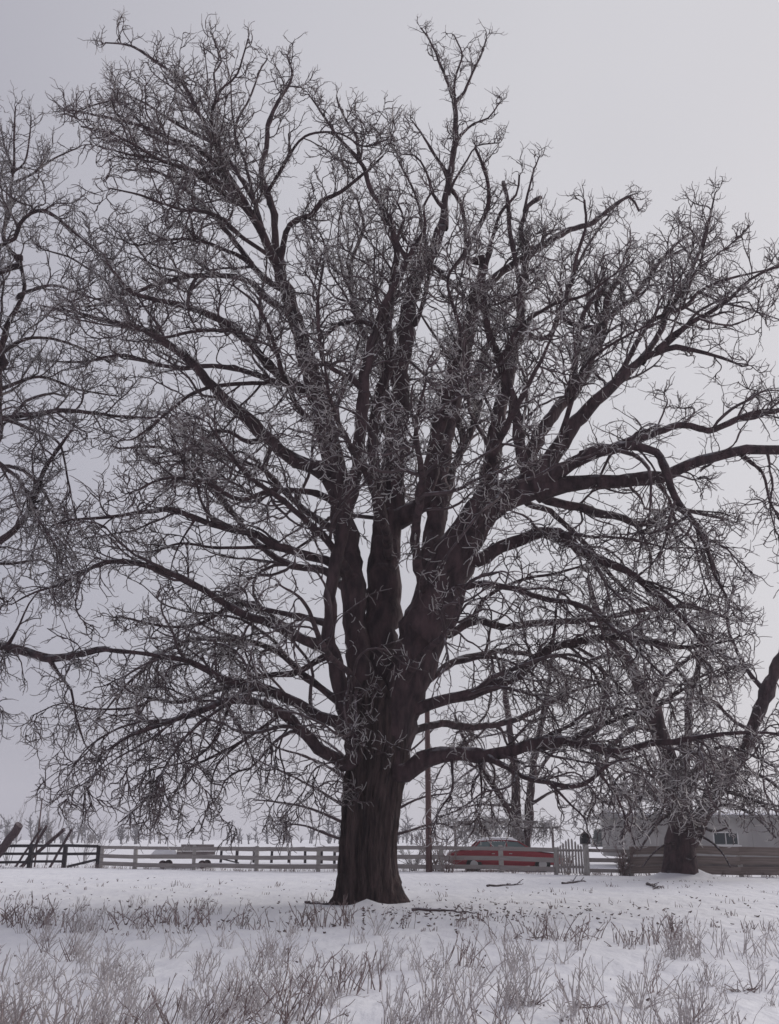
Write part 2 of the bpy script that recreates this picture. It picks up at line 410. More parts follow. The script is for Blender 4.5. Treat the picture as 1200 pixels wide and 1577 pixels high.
# trunk: fluted, flared at the root, with rough vertical ridges
prof = [(1401, 508, 630), (1390, 512, 625), (1378, 517, 620), (1362, 521, 615), (1345, 523, 611.5), (1320, 524, 609), (1290, 526, 609.5), (1250, 529, 614), (1210, 533, 621),
        (1175, 537, 629), (1140, 538, 634), (1105, 541, 634), (1075, 548, 626), (1050, 556, 612)]
rows = []
for py, xa, xb in prof:
    A, B = at(xa, py, YT), at(xb, py, YT); rows.append((A[2], (A[0] + B[0]) / 2, (B[0] - A[0]) / 2))
rows = np.array(rows); zz = np.concatenate((np.linspace(rows[0, 0] - .12, .7, 26), np.linspace(.75, rows[-1, 0], 60)))
na = 128; aa = np.arange(na) * 2 * np.pi / na
cxs = np.interp(zz, rows[:, 0], rows[:, 1]); rs = np.interp(zz, rows[:, 0], rows[:, 2])
fl = np.zeros((len(zz), na))
for k, amp in ((3, .05), (5, .055), (8, .035), (13, .022)):
    fl += amp * np.sin(k * aa[None] + rng.uniform(0, 6.28) + .35 * np.sin(zz * .9 + k)[:, None])
rough = rng.normal(0, 1, (len(zz), na))
for _ in range(3): rough = (rough * .5 + .25 * np.roll(rough, 1, 0) + .25 * np.roll(rough, -1, 0))
ridge = rng.normal(0, 1, na); ridge2 = rng.normal(0, 1, na); tt = (np.sin(zz * .8) * .5 + .5)[:, None]
fl += .042 * rough + .034 * (ridge[None] * tt + ridge2[None] * (1 - tt))
butt = np.clip(1 - zz / 1.0, 0, 1)[:, None] ** 1.6        # root buttresses left, right and behind; a hollow in front where snow lies
fl += butt * (.16 * np.cos(2 * aa)[None] + .10 * np.cos(5 * aa + 1.0)[None] - .26 * np.exp(-((aa - 1.52 * np.pi) / .33) ** 2)[None])
sidefix = 1 - .5 * np.abs(np.cos(aa))[None] * (np.maximum(fl[:, :1], 0) + np.maximum(fl[:, na // 2:na // 2 + 1], 0)) * .5
rr_ = rs[:, None] * (1 + fl) * sidefix
VX = cxs[:, None] + rr_ * np.cos(aa)[None]; VY = YT + rr_ * .92 * np.sin(aa)[None]; VZ = np.repeat(zz[:, None], na, 1)
V = np.stack((VX, VY, VZ), -1).reshape(-1, 3) - tree.base
ii = np.arange(len(zz) * na).reshape(len(zz), na); jj = np.roll(ii, -1, 1)
q = np.stack((ii[:-1], jj[:-1], jj[1:], ii[1:]), -1).reshape(-1, 4)
link('trunk', np_mesh('trunk', V, q, M['trunk_bark']), tree.root)

T = tree.limb
# great stems and their forks
T('S1', [(546, 1150), (530, 1075), (512, 1010), (508, 950), (512, 900), (524, 840), (540, 770), (556, 690), (560, 610), (568, 550), (582, 500), (605, 445), (625, 405), (640, 375)], (30, 24, 20, 19, 19, 18, 17, 13, 7), d=-2.6, shift=-.25, t0=.4, dens=.8)
T('S2', [(565, 1140), (556, 1050), (548, 960), (544, 890), (533, 825), (521, 750), (512, 690), (488, 605), (468, 540), (448, 470), (428, 405)], (60, 44, 36, 33, 36, 36, 34, 28, 25, 22, 17), d=1.0, shift=.1, t0=.35, dens=.7)
T('S3', [(582, 1150), (587, 1050), (589, 960), (592, 880), (597, 810), (608, 735), (614, 660), (618, 590), (624, 525), (631, 470), (645, 425), (668, 385), (681, 350)], (66, 60, 54, 50, 44, 33, 28, 26, 24, 20, 15), d=2.2, shift=.35, t0=.35, dens=.7)
T('S5', [(602, 1150), (622, 1070), (645, 990), (672, 920), (696, 865), (722, 815), (756, 776), (800, 757), (832, 746)], (58, 58, 66, 70, 74, 66, 54, 48, 40), d=-1.0, shift=-.1, t0=.35, dens=.55)
T('S4', [(648, 975), (660, 900), (668, 840), (674, 770), (679, 710), (690, 650), (704, 590), (722, 520), (735, 455), (745, 400)], (48, 36, 32, 27, 25, 22, 19, 16, 12), 'S5', d=3.0, t0=.3, dens=.8)
T('S6', [(742, 800), (752, 735), (764, 680), (774, 620), (788, 560), (800, 500), (806, 440), (815, 380)], (34, 27, 25, 21, 18, 15, 11, 7), 'S5', d=2.4, dens=.9)
T('S7', [(604, 800), (640, 785), (655, 750), (664, 712), (680, 640), (694, 575), (716, 505), (730, 440)], (26, 24, 21, 17, 14, 10), 'S3', d=-2.4, dens=.9)
T('S8', [(598, 840), (580, 760), (574, 690), (580, 620), (600, 560), (596, 480), (610, 400), (600, 330)], (20, 18, 16, 14, 11, 7), 'S3', d=-1.6)
T('S9', [(636, 382), (655, 352), (652, 318), (668, 292)], (7, 3), 'S1', lf=.6)
T('S10', [(628, 400), (612, 370), (622, 340), (612, 312)], (7, 3), 'S1', lf=.6)
# spire
T('P1', [(681, 350), (686, 310), (692, 275), (699, 235), (702, 190), (698, 148)], (17, 10), 'S3', d=2.6, dens=1.0, lf=.6)
T('P2', [(698, 148), (686, 118), (675, 92), (662, 62), (648, 43)], (9, 3), 'P1', lf=.45, dens=1.1)
T('P3', [(700, 160), (716, 140), (728, 112), (742, 82), (750, 58)], (8, 3), 'P1', lf=.45, dens=1.1)
T('P4', [(700, 165), (701, 120), (712, 85), (700, 55)], (7, 3), 'P1', lf=.4)
T('P5', [(692, 275), (672, 243), (655, 214), (635, 186)], (10, 3), 'P1', lf=.5)
T('P6', [(703, 215), (730, 190), (752, 182), (768, 160)], (7, 3), 'P1', lf=.6)
T('P7', [(715, 395), (735, 355), (750, 322), (752, 285), (742, 250), (732, 228)], (15, 6), 'S4', lf=.6)
T('P8', [(694, 290), (708, 312), (716, 345), (718, 380)], (8, 8), 'P1', lf=.5, bare=True)
T('P9', [(684, 320), (668, 300), (655, 262), (640, 240), (620, 238)], (9, 3), 'P1', lf=.6)
T('P10', [(690, 300), (705, 270), (720, 245), (735, 225), (765, 220)], (7, 3), 'P1', lf=.5)
T('P11', [(803, 445), (793, 400), (784, 345), (782, 310), (775, 280)], (12, 8), 'S6', lf=.4, bare=True, dens=.7)
T('P12', [(808, 425), (807, 385), (803, 350), (813, 318), (833, 304)], (13, 9), 'S6', lf=.4, bare=True, dens=.7)
T('P13', [(808, 325), (815, 290), (820, 268), (830, 243)], (7, 3), 'P12', lf=.4)
T('P14', [(745, 420), (758, 370), (770, 330), (795, 300), (800, 270)], (12, 4), 'S4', lf=.55)
# upper right
T('U1', [(735, 455), (770, 420), (810, 395), (850, 370), (885, 350), (915, 343), (942, 320), (970, 303), (984, 325)], (18, 14, 11, 4), 'S4', d=4.5, lf=.7)
T('U2', [(806, 712), (798, 660), (790, 615), (772, 562), (757, 522), (750, 487), (742, 440), (755, 390)], (26, 22, 19, 16, 12, 7), 'S5', d=-3.0)
T('U3', [(812, 742), (822, 680), (852, 640), (884, 602), (900, 572), (918, 535), (930, 498), (935, 462), (952, 432), (962, 415)], (32, 29, 26, 22, 18, 14, 9), 'S5', d=1.5)
T('U4', [(928, 500), (918, 470), (932, 440), (926, 400)], (9, 4), 'U3', bare=True, lf=.5)
T('U5', [(880, 605), (888, 540), (893, 505), (905, 470), (930, 445)], (16, 9), 'U3', bare=True, d=.2)
T('U6', [(905, 560), (918, 510), (950, 478), (982, 450), (1015, 405), (1035, 382), (1060, 360)], (16, 12, 8, 4), 'U3', d=3.4, lf=.75)
T('U7', [(1015, 402), (1050, 385), (1082, 368), (1100, 350)], (7, 3), 'U6', lf=.7)
T('U8', [(868, 490), (880, 430), (890, 390), (903, 345), (900, 308)], (13, 5), 'U3', lf=.5)
T('U9', [(842, 520), (862, 480), (885, 420), (912, 368), (940, 330)], (13, 4), 'S6', lf=.6)
T('U10', [(832, 735), (862, 682), (898, 640), (930, 606), (960, 577), (988, 556), (1012, 543), (1042, 535), (1087, 543), (1140, 562)], (38, 34, 30, 24, 18, 12, 8, 4), 'S5', d=-1.6)
T('U11', [(988, 556), (1010, 522), (1026, 490), (1040, 460), (1062, 422), (1080, 380), (1092, 340), (1102, 296)], (14, 12, 9, 6, 3), 'U10', d=.8, lf=.7)
T('U12', [(1012, 542), (1048, 508), (1087, 484), (1122, 462), (1155, 430), (1200, 410), (1240, 400)], (14, 10, 6, 4), 'U10', d=-3.2)
T('U13', [(950, 585), (985, 520), (1000, 495), (1050, 475), (1080, 448), (1120, 430), (1200, 412)], (12, 8, 3), 'U10', d=-.2)
T('U14', [(1080, 450), (1110, 465), (1150, 475), (1200, 492)], (6, 3), 'U13')
T('U15', [(860, 690), (880, 620), (905, 560), (960, 520), (1000, 500)], (14, 4), 'U10', d=-4.5)
T('U16', [(770, 560), (800, 505), (850, 470), (900, 455), (950, 420)], (13, 4), 'U2', d=-6)
# right
T('R1', [(832, 752), (870, 750), (920, 742), (980, 738), (1020, 735), (1065, 716), (1110, 700), (1150, 694), (1205, 694), (1270, 700), (1330, 690)], (36, 32, 27, 24, 22, 20, 20, 18, 12), 'S5', d=-2.5, dens=.9)
T('R2', [(846, 738), (880, 716), (925, 695), (968, 688), (1000, 692), (1018, 706), (1028, 735), (1038, 765), (1062, 795), (1085, 832), (1100, 882), (1120, 920)], (28, 25, 21, 17, 15, 12, 9, 4), 'S5', d=-4.5, trop=-.12)
T('R3', [(900, 700), (955, 684), (1000, 670), (1045, 657), (1090, 663), (1125, 650), (1158, 637), (1205, 630), (1260, 600)], (16, 15, 14, 12, 6), 'R2', d=-.5)
T('R4', [(835, 765), (874, 776), (919, 787), (960, 799), (994, 806), (1031, 784), (1068, 788), (1120, 800)], (20, 17, 13, 5), 'S5', d=1.5, trop=-.06)
T('R5', [(1012, 742), (1031, 769), (1042, 806), (1069, 836), (1080, 881), (1095, 930)], (9, 3), 'R1', trop=-.1)
T('R6', [(1147, 704), (1174, 727), (1185, 769), (1202, 804), (1215, 850)], (9, 3), 'R1', trop=-.1)
T('R7', [(735, 862), (772, 841), (806, 829), (832, 817), (859, 821), (885, 838), (911, 856), (952, 874), (1000, 905), (1050, 950), (1090, 1000)], (30, 26, 22, 19, 15, 10, 4), 'S5', d=-4, trop=-.1)
T('R8', [(812, 775), (847, 787), (885, 821), (911, 847), (940, 885), (980, 920), (1030, 945)], (14, 10, 4), 'S5', d=3, trop=-.1)
T('R9', [(690, 978), (720, 961), (745, 957), (775, 965), (815, 960), (870, 957), (925, 952), (1000, 938), (1060, 935), (1120, 950)], (18, 16, 13, 10, 4), 'S5', d=2.6)
T('R10', [(728, 958), (745, 925), (780, 902), (812, 890), (852, 884), (900, 870)], (11, 4), 'R9', d=-.5)
T('R11', [(635, 1095), (680, 1080), (725, 1066), (790, 1045), (822, 1019), (852, 999), (900, 985), (950, 980), (1010, 990), (1065, 997), (1130, 985)], (26, 22, 18, 14, 10, 4), 'S5', d=-3)
T('R12', [(846, 1002), (855, 965), (858, 925), (870, 890)], (9, 3), 'R11')
T('R13', [(612, 1192), (650, 1172), (700, 1162), (750, 1164), (800, 1152), (850, 1141), (900, 1146), (950, 1155), (1000, 1146), (1055, 1140), (1150, 1128), (1200, 1130)], (42, 34, 27, 23, 19, 15, 12, 9, 4), 'S5', d=-4.5, trop=-.09, t0=.12)
T('R14', [(800, 1152), (860, 1145), (920, 1120), (980, 1096), (1025, 1080), (1075, 1045), (1110, 1030)], (14, 11, 8, 3), 'R13', d=-1.5)
T('R15', [(752, 1165), (790, 1186), (820, 1200), (880, 1211), (910, 1201), (940, 1176), (980, 1165)], (13, 11, 9, 3), 'R13', d=-5.5, trop=-.12)
T('R16', [(696, 1165), (697, 1215), (676, 1250), (664, 1285)], (7, 2.5), 'R13', d=-2.2, trop=-.2, lf=.5)
T('R17', [(738, 1172), (742, 1225), (735, 1265), (722, 1290)], (6, 2.5), 'R13', trop=-.2, lf=.5)
T('R18', [(738, 1175), (765, 1220), (786, 1256)], (6, 3), 'R13', trop=-.2, lf=.5)
T('R19', [(918, 1182), (952, 1232), (970, 1278), (978, 1300)], (8, 3), 'R15', trop=-.15, lf=.6)
T('R20', [(850, 1208), (880, 1240), (902, 1262), (905, 1290)], (7, 2.5), 'R15', trop=-.15, lf=.28, dens=.7)
T('R21', [(655, 1050), (700, 1020), (760, 1005), (820, 1010), (870, 1040), (930, 1050)], (15, 11, 4), 'S5', d=4)
T('R22', [(700, 905), (760, 900), (830, 920), (900, 935), (970, 990), (1020, 1040)], (15, 10, 4), 'S5', d=-5, trop=-.08)
T('R23', [(620, 1130), (680, 1115), (740, 1120), (800, 1105), (870, 1070), (930, 1050)], (18, 13, 4), 'S5', d=4.5, trop=-.05)
T('R24', [(900, 1145), (960, 1170), (1010, 1200), (1050, 1240)], (7, 3), 'R13', trop=-.15)
# upper left
T('A1', [(430, 408), (447, 348), (480, 331), (496, 310), (526, 295), (560, 268), (590, 240)], (14, 10, 4), 'S2', d=-1.0, lf=.8)
T('A2', [(428, 402), (418, 315), (402, 266), (411, 226), (415, 186), (430, 155), (450, 120), (442, 84)], (16, 12, 9, 4), 'S2', d=2.4, lf=.7)
T('A3', [(428, 410), (400, 352), (370, 302), (335, 256), (305, 230), (265, 214), (220, 195), (160, 180), (100, 168)], (19, 16, 13, 9, 6, 3), 'S2', d=-2.6, dens=1.15, lf=.8)
T('A4', [(385, 325), (322, 282), (280, 260), (246, 246), (200, 238), (150, 225)], (11, 7, 3), 'A3', d=-4.0)
T('A5', [(358, 284), (322, 205), (302, 165), (280, 126), (236, 92), (200, 70), (162, 66)], (12, 9, 6, 3), 'A3', d=1.0, lf=.75)
T('A6', [(350, 272), (332, 222), (326, 176), (340, 140), (365, 115), (382, 60)], (9, 6, 3), 'A3', d=-3.5, lf=.6)
T('A26', [(395, 345), (352, 292), (300, 262), (250, 248), (205, 222), (170, 205), (125, 195)], (10, 7, 3), 'A3', d=-5.5)
T('A27', [(372, 305), (330, 262), (285, 228), (235, 210), (190, 160), (150, 160), (115, 175)], (9, 6, 3), 'A3', d=1.0)
T('A28', [(405, 355), (385, 300), (352, 245), (322, 218), (270, 190), (225, 160), (180, 140)], (11, 7, 3), 'A3', d=3.0, dens=.7)
T('A29', [(415, 380), (392, 310), (378, 250), (362, 200), (385, 150), (400, 110), (412, 90)], (9, 6, 3), 'A3', d=4.2, lf=.7, dens=.7)
T('A30', [(410, 300), (440, 250), (470, 210), (520, 205), (560, 225), (595, 215)], (8, 5, 3), 'A2', d=-2)
T('A31', [(425, 400), (380, 370), (330, 330), (270, 320), (215, 300), (170, 290)], (10, 7, 3), 'S2', d=-4)
T('A7', [(335, 155), (330, 112), (341, 95), (326, 52)], (6, 3), 'A6', lf=.4)
T('A8', [(440, 445), (425, 440), (390, 410), (352, 360), (320, 322), (285, 291), (250, 268), (205, 262)], (14, 11, 8, 4), 'S2', d=2.6, lf=.7)
T('A9', [(388, 408), (360, 390), (302, 370), (252, 370), (212, 378), (190, 370)], (9, 6, 3), 'A8', d=0)
T('A10', [(300, 370), (291, 328), (262, 305), (240, 318)], (6, 3), 'A9', lf=.5)
T('A11', [(450, 480), (420, 470), (380, 432), (326, 424), (270, 430), (222, 445), (190, 455), (150, 470), (100, 472)], (14, 12, 10, 7, 3), 'S2', d=3.4)
T('A12', [(180, 455), (160, 430), (130, 410), (105, 395), (70, 385)], (8, 3), 'A11')
T('A13', [(484, 608), (440, 588), (402, 548), (350, 500), (295, 474), (250, 463), (207, 453), (185, 430), (165, 405)], (22, 20, 17, 14, 12, 8, 4), 'S2', d=-3.2)
T('A14', [(352, 508), (300, 510), (247, 520), (213, 507), (160, 500), (110, 490)], (9, 6, 3), 'A13', d=-5.0)
T('A15', [(484, 608), (440, 592), (400, 580), (360, 567), (317, 563), (280, 567), (247, 563), (187, 547), (130, 557), (77, 557)], (13, 11, 9, 7, 3), 'S2', d=3.5)
T('A16', [(514, 735), (470, 720), (440, 700), (400, 667), (360, 627), (328, 597), (302, 567), (268, 537), (228, 511), (187, 500), (110, 480), (60, 470)], (30, 27, 25, 22, 19, 15, 11, 7, 3), 'S2', d=-1.5)
T('A17', [(480, 598), (425, 590), (350, 592), (300, 604), (234, 656), (203, 677), (190, 676)], (11, 9, 7, 3), 'S2', d=-1.5, trop=-.02)
T('A18', [(410, 675), (383, 680), (340, 663), (278, 697), (240, 705)], (10, 7, 3), 'A16', d=1.5)
T('A19', [(510, 690), (498, 655), (470, 640), (440, 590), (420, 520), (395, 470), (360, 440)], (14, 10, 4), 'S2', d=-3.4)
T('A20', [(560, 600), (535, 580), (500, 560), (492, 520), (488, 450), (470, 420)], (11, 8, 3), 'S1', d=-3.2)
T('A21', [(580, 505), (560, 495), (520, 500), (492, 520), (490, 460), (500, 380), (480, 340)], (10, 7, 3), 'S1', d=.4)
T('A22', [(620, 580), (570, 530), (545, 470), (540, 410), (560, 350), (548, 300)], (13, 9, 4), 'S3', d=5)
T('A24', [(600, 340), (575, 300), (555, 250), (520, 210), (490, 165), (475, 145)], (11, 8, 3), 'S8', d=0.5, lf=.6)
T('A23', [(553, 246), (550, 214), (536, 190), (523, 165), (519, 150)], (8, 4), 'A24', d=.8, bare=True, lf=.4)
T('A25', [(640, 500), (660, 430), (655, 370), (640, 300), (615, 250)], (11, 4), 'S3', d=-1, lf=.7)
# middle and lower left
T('B1', [(515, 775), (489, 761), (425, 754), (372, 769), (320, 745), (260, 735), (200, 760)], (14, 11, 8, 4), 'S2', d=-4, trop=.03)
T('B2', [(530, 880), (511, 866), (474, 855), (425, 840), (387, 818), (350, 813), (300, 797), (267, 784), (227, 788), (160, 797), (112, 800), (80, 810)], (20, 18, 16, 13, 10, 7, 3), 'S2', d=-2.0, trop=.0)
T('B3', [(425, 842), (400, 843), (333, 843), (277, 837), (230, 850), (180, 845)], (9, 6, 3), 'B2', d=.8)
T('B4', [(300, 800), (277, 837), (266, 865), (262, 890)], (5, 2.5), 'B2', trop=-.1, lf=.6)
T('B5', [(545, 920), (500, 880), (450, 870), (400, 840), (350, 780), (300, 720), (250, 690), (180, 690)], (16, 13, 10, 4), 'S2', d=4.5)
T('B6', [(540, 830), (490, 800), (440, 760), (400, 720), (330, 700), (250, 640)], (16, 12, 8, 4), 'S2', d=5)
T('C1', [(508, 998), (473, 986), (440, 969), (375, 946), (326, 917), (271, 887), (208, 867), (158, 867), (104, 896), (54, 912), (20, 930)], (22, 19, 16, 14, 12, 9, 6, 3), 'S1', d=-2.5, trop=-.03)
T('C2', [(508, 962), (450, 948), (400, 938), (362, 931), (310, 960), (255, 965), (190, 950)], (13, 10, 7, 3), 'S1', d=1.5, trop=-.04)
T('C3', [(540, 1125), (487, 1097), (437, 1072), (396, 1054), (346, 1046), (292, 1018), (233, 1008), (170, 1001), (130, 1010)], (26, 22, 19, 16, 13, 10, 7, 4), 'S1', d=-3.0, trop=-.06)
T('C4', [(508, 1008), (460, 1034), (400, 1043), (345, 1060), (285, 1080), (230, 1075), (180, 1055)], (14, 11, 8, 3), 'S1', d=2.5, trop=-.08)
T('C5', [(545, 1172), (527, 1175), (490, 1150), (450, 1113), (415, 1088), (362, 1079), (300, 1098), (250, 1116), (200, 1133), (150, 1165)], (30, 25, 20, 16, 12, 8, 3), 'S1', d=-4.0, trop=-.12)
T('C6', [(428, 1102), (367, 1146), (325, 1167), (292, 1184), (266, 1228), (250, 1250)], (9, 6, 2.5), 'C5', trop=-.16, lf=.8)
T('C7', [(367, 1145), (334, 1179), (325, 1225), (345, 1266)], (6, 2.5), 'C6', trop=-.18, lf=.6)
T('C8', [(354, 1085), (329, 1142), (292, 1171), (225, 1188), (196, 1206)], (7, 2.5), 'C5', trop=-.15, lf=.8)
T('C9', [(262, 1108), (196, 1117), (137, 1150), (100, 1203)], (7, 2.5), 'C5', trop=-.15)
T('C10', [(320, 1090), (292, 1096), (225, 1142), (167, 1176), (133, 1210)], (7, 2.5), 'C5', d=-6, trop=-.15)
T('C11', [(230, 1078), (208, 1090), (142, 1092), (96, 1083), (52, 1101)], (7, 2.5), 'C4', trop=-.12)
T('C12', [(533, 1168), (487, 1183), (467, 1220), (420, 1277)], (6, 2), 'S1', d=-3.5, trop=-.18, lf=.6)
T('C13', [(400, 1056), (350, 1085), (290, 1130), (250, 1190), (235, 1240)], (9, 6, 2.5), 'C3', d=-5, trop=-.16)
T('C14', [(530, 1085), (480, 1050), (420, 1000), (350, 985), (280, 990), (210, 1040), (150, 1110)], (16, 12, 8, 3), 'S1', d=4.5, trop=-.1)
T('C15', [(450, 1113), (430, 1150), (440, 1200), (420, 1240)], (6, 2.5), 'C5', trop=-.18, lf=.6)
# limbs reaching towards and away from the viewer
T('D1', [(600, 860), (590, 800), (570, 740), (540, 690), (510, 620), (500, 560)], (22, 17, 12, 5), 'S3', d=-8)
T('D2', [(650, 900), (640, 820), (650, 740), (640, 660), (655, 590)], (24, 18, 12, 5), 'S5', d=-8)
T('D3', [(700, 860), (740, 790), (760, 700), (800, 620), (830, 560), (850, 520)], (26, 20, 13, 5), 'S5', d=-9)
T('D4', [(590, 930), (600, 840), (590, 760), (600, 660), (590, 560), (570, 470)], (26, 20, 13, 5), 'S3', d=8)
T('D5', [(680, 800), (700, 720), (730, 650), (740, 560), (780, 480), (830, 440)], (22, 16, 11, 5), 'S4', d=8.5)
T('D6', [(620, 1060), (650, 1010), (700, 960), (720, 900), (770, 880)], (18, 12, 4), 'S5', d=-7, dens=.55)
T('D7', [(560, 1090), (540, 1040), (500, 1000), (470, 930), (430, 900)], (18, 12, 4), 'S2', d=-7.5, dens=.55)
T('D9', [(545, 900), (510, 840), (460, 790), (420, 760), (370, 720), (320, 650)], (18, 13, 9, 4), 'S2', d=-7)
T('D10', [(640, 440), (650, 400), (690, 430), (720, 460), (760, 470), (800, 450)], (12, 8, 4), 'S3', d=-4)
T('D11', [(690, 640), (720, 560), (700, 480), (690, 430), (720, 380)], (13, 8, 4), 'S7', d=-6)
# small shoots sprouting from the trunk itself
for k in range(9):
    py = rng.uniform(1070, 1265); px_ = rng.uniform(545, 610); e = rng.uniform(.5, 1.0)
    P0 = at(px_, py, YT - .72); P1 = P0 + np.array((rng.uniform(-.4, .4), -rng.uniform(.15, .5), rng.uniform(-.25, .35))) * e
    C, R = smooth_path([P0, (P0 + P1) / 2 + rng.normal(0, .05, 3), P1], [.016, .013, .010], .12)
    tree.raw('shoot%d' % k, C, R, 1100, 0., .25, 1.0, False, .26)
tree.build()

# ---- tree at the left edge, its trunk outside the frame
yl = 27.0
bx = at(-230, 1390, yl)
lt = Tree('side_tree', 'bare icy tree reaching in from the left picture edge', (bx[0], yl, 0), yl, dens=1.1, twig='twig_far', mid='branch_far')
T = lt.limb
T('T', [(-232, 1405), (-225, 1250), (-215, 1100), (-190, 980), (-150, 860), (-95, 780), (-50, 720), (-12, 690), (-2, 630), (-2, 560), (12, 500), (28, 470), (38, 440), (30, 395)], (90, 76, 66, 58, 52, 46, 40, 34, 28, 24, 18, 14, 9, 7), d=.5, t0=.5, dens=.9)
T('E1', [(-125, 870), (-60, 855), (0, 832), (30, 807), (50, 777), (63, 735), (90, 690), (110, 663)], (20, 17, 14, 10, 5), 'T', d=-1.5, trop=-.05)
T('E2', [(-30, 665), (0, 646), (60, 637), (110, 632), (170, 640), (240, 643)], (16, 12, 8, 3), 'T', d=-1)
T('E3', [(10, 645), (50, 662), (77, 672), (95, 690), (105, 740), (115, 790)], (9, 3), 'E2', trop=-.12)
T('E4', [(-6, 420), (0, 380), (23, 368), (31, 345), (47, 328), (72, 326), (100, 345), (130, 372), (165, 400)], (11, 9, 7, 3), 'T', d=-2)
T('E5', [(28, 400), (5, 362), (15, 328), (17, 291), (20, 263), (8, 227), (2, 197)], (10, 8, 5, 3), 'T', d=2)
T('E6', [(20, 283), (47, 270), (66, 255), (94, 239), (118, 229)], (6, 3), 'E5', lf=.7)
T('E7', [(22, 262), (22, 209), (24, 165)], (6, 3), 'E5', lf=.6)
T('E8', [(24, 262), (38, 250), (45, 215), (48, 180)], (5, 3), 'E5', lf=.6)
T('E9', [(30, 455), (80, 440), (130, 455), (180, 470)], (9, 3), 'T', d=-3)
T('E10', [(5, 540), (50, 520), (110, 530), (170, 560)], (10, 3), 'T', d=3)
T('E11', [(-150, 865), (-80, 900), (-40, 960), (-10, 985), (0, 993), (40, 1003), (76, 1014), (120, 1010), (150, 1001), (200, 1004), (260, 1012)], (24, 21, 19, 18, 17, 17, 15, 10, 7, 4), 'T', d=-2.5, trop=-.04)
T('E12', [(76, 1014), (95, 1045), (110, 1063), (116, 1100), (130, 1145)], (9, 3), 'E11', trop=-.12, lf=.8)
T('E13', [(12, 994), (30, 962), (45, 930), (62, 908)], (7, 3), 'E11', trop=.1, lf=.8)
T('E14', [(5, 560), (-20, 480), (-40, 400), (-20, 320), (-30, 250)], (18, 5), 'T', d=-2)
T('E15', [(-20, 700), (30, 740), (60, 800), (90, 850), (100, 900)], (10, 3), 'T', d=-3, trop=-.12)
T('E16', [(0, 600), (60, 580), (120, 600), (180, 610)], (10, 3), 'T', d=3)
lt.build()

# ---- tree by the house
g = gpt(1048, 1351); yr = float(g[1])
rt = Tree('house_tree', 'bare icy tree with forked leaning trunk in front of pale house', (g[0], yr, 0), yr, dens=1.25, scale=1.3, twig='twig')
T = rt.limb
T('T', [(1048, 1358), (1049, 1340), (1050, 1310), (1051, 1285), (1050, 1262), (1044, 1225), (1034, 1180), (1018, 1125), (1000, 1085), (982, 1050), (962, 1012), (942, 985), (920, 940), (905, 890)], (88, 64, 58, 56, 44, 34, 32, 30, 28, 26, 23, 19, 14, 8), d=.5, t0=.4)
T('F1', [(1060, 1290), (1080, 1262), (1108, 1215), (1138, 1170), (1160, 1125), (1180, 1070), (1200, 1020), (1222, 960), (1240, 880)], (36, 30, 27, 25, 24, 25, 22, 18, 10), 'T', d=-2, t0=.2)
T('F2', [(1050, 1262), (1052, 1200), (1060, 1140), (1062, 1080), (1080, 1010), (1090, 950)], (22, 18, 14, 6), 'T', d=3)
T('F3', [(1020, 1130), (985, 1120), (950, 1140), (930, 1180), (925, 1220)], (14, 10, 4), 'T', d=-3, trop=-.12)
T('F4', [(1040, 1215), (1000, 1220), (970, 1250), (955, 1300)], (11, 4), 'T', d=-3.5, trop=-.16)
T('F5', [(1085, 1255), (1120, 1240), (1160, 1255), (1195, 1290)], (12, 4), 'F1', d=-4, trop=-.14)
T('F6', [(1120, 1195), (1160, 1190), (1200, 1215), (1230, 1260)], (12, 4), 'F1', d=-3, trop=-.14)
T('F7', [(1060, 1285), (1085, 1290), (1110, 1310), (1125, 1335)], (8, 3), 'T', d=-3, trop=-.1, lf=.5, dens=.6)
T('F8', [(1044, 1230), (1075, 1180), (1110, 1150), (1150, 1160), (1190, 1180)], (13, 4), 'T', d=-5, trop=-.08)
T('F9', [(1000, 1085), (1030, 1040), (1070, 1010), (1120, 1000)], (13, 4), 'T', d=-3)
T('F10', [(962, 1012), (930, 1010), (890, 1030), (860, 1070)], (11, 4), 'T', d=3, trop=-.1)
T('F11', [(1180, 1070), (1150, 1030), (1120, 960), (1130, 900)], (12, 4), 'F1', d=1)
T('F12', [(1048, 1250), (1015, 1235), (990, 1200), (960, 1190), (930, 1230)], (11, 4), 'T', d=3, trop=-.12)
T('F13', [(1047, 1300), (1025, 1300), (1005, 1315), (990, 1335)], (6, 3), 'T', d=-2, trop=-.1, lf=.4, dens=.6)
T('F14', [(1052, 1320), (1065, 1325), (1072, 1318)], (5, 3), 'T', d=-2, lf=.3, dens=.6)
T('F15', [(1085, 1255), (1090, 1210), (1120, 1180), (1100, 1130)], (12, 4), 'F1', d=-4)
T('F16', [(1045, 1235), (1060, 1210), (1050, 1170), (1080, 1140)], (12, 4), 'T', d=-5)
for k, (path, dd) in enumerate((([(1044, 1270), (1030, 1240), (1020, 1200), (1000, 1170)], -5), ([(1050, 1250), (1062, 1225), (1075, 1200), (1100, 1190)], -6), ([(1050, 1290), (1075, 1275), (1100, 1280), (1120, 1275)], -5),
        ([(1045, 1245), (1020, 1260), (1000, 1285), (985, 1310)], -4), ([(1110, 1215), (1140, 1225), (1175, 1240), (1190, 1270)], -6), ([(1034, 1180), (1060, 1160), (1090, 1165), (1120, 1180)], -6), ([(1160, 1125), (1130, 1110), (1100, 1080), (1070, 1075)], -5))):
    T('J%d' % k, path, (10, 4), 'T' if k not in (4, 6) else 'F1', d=dd, trop=-.08, dens=.8)
rt.build()

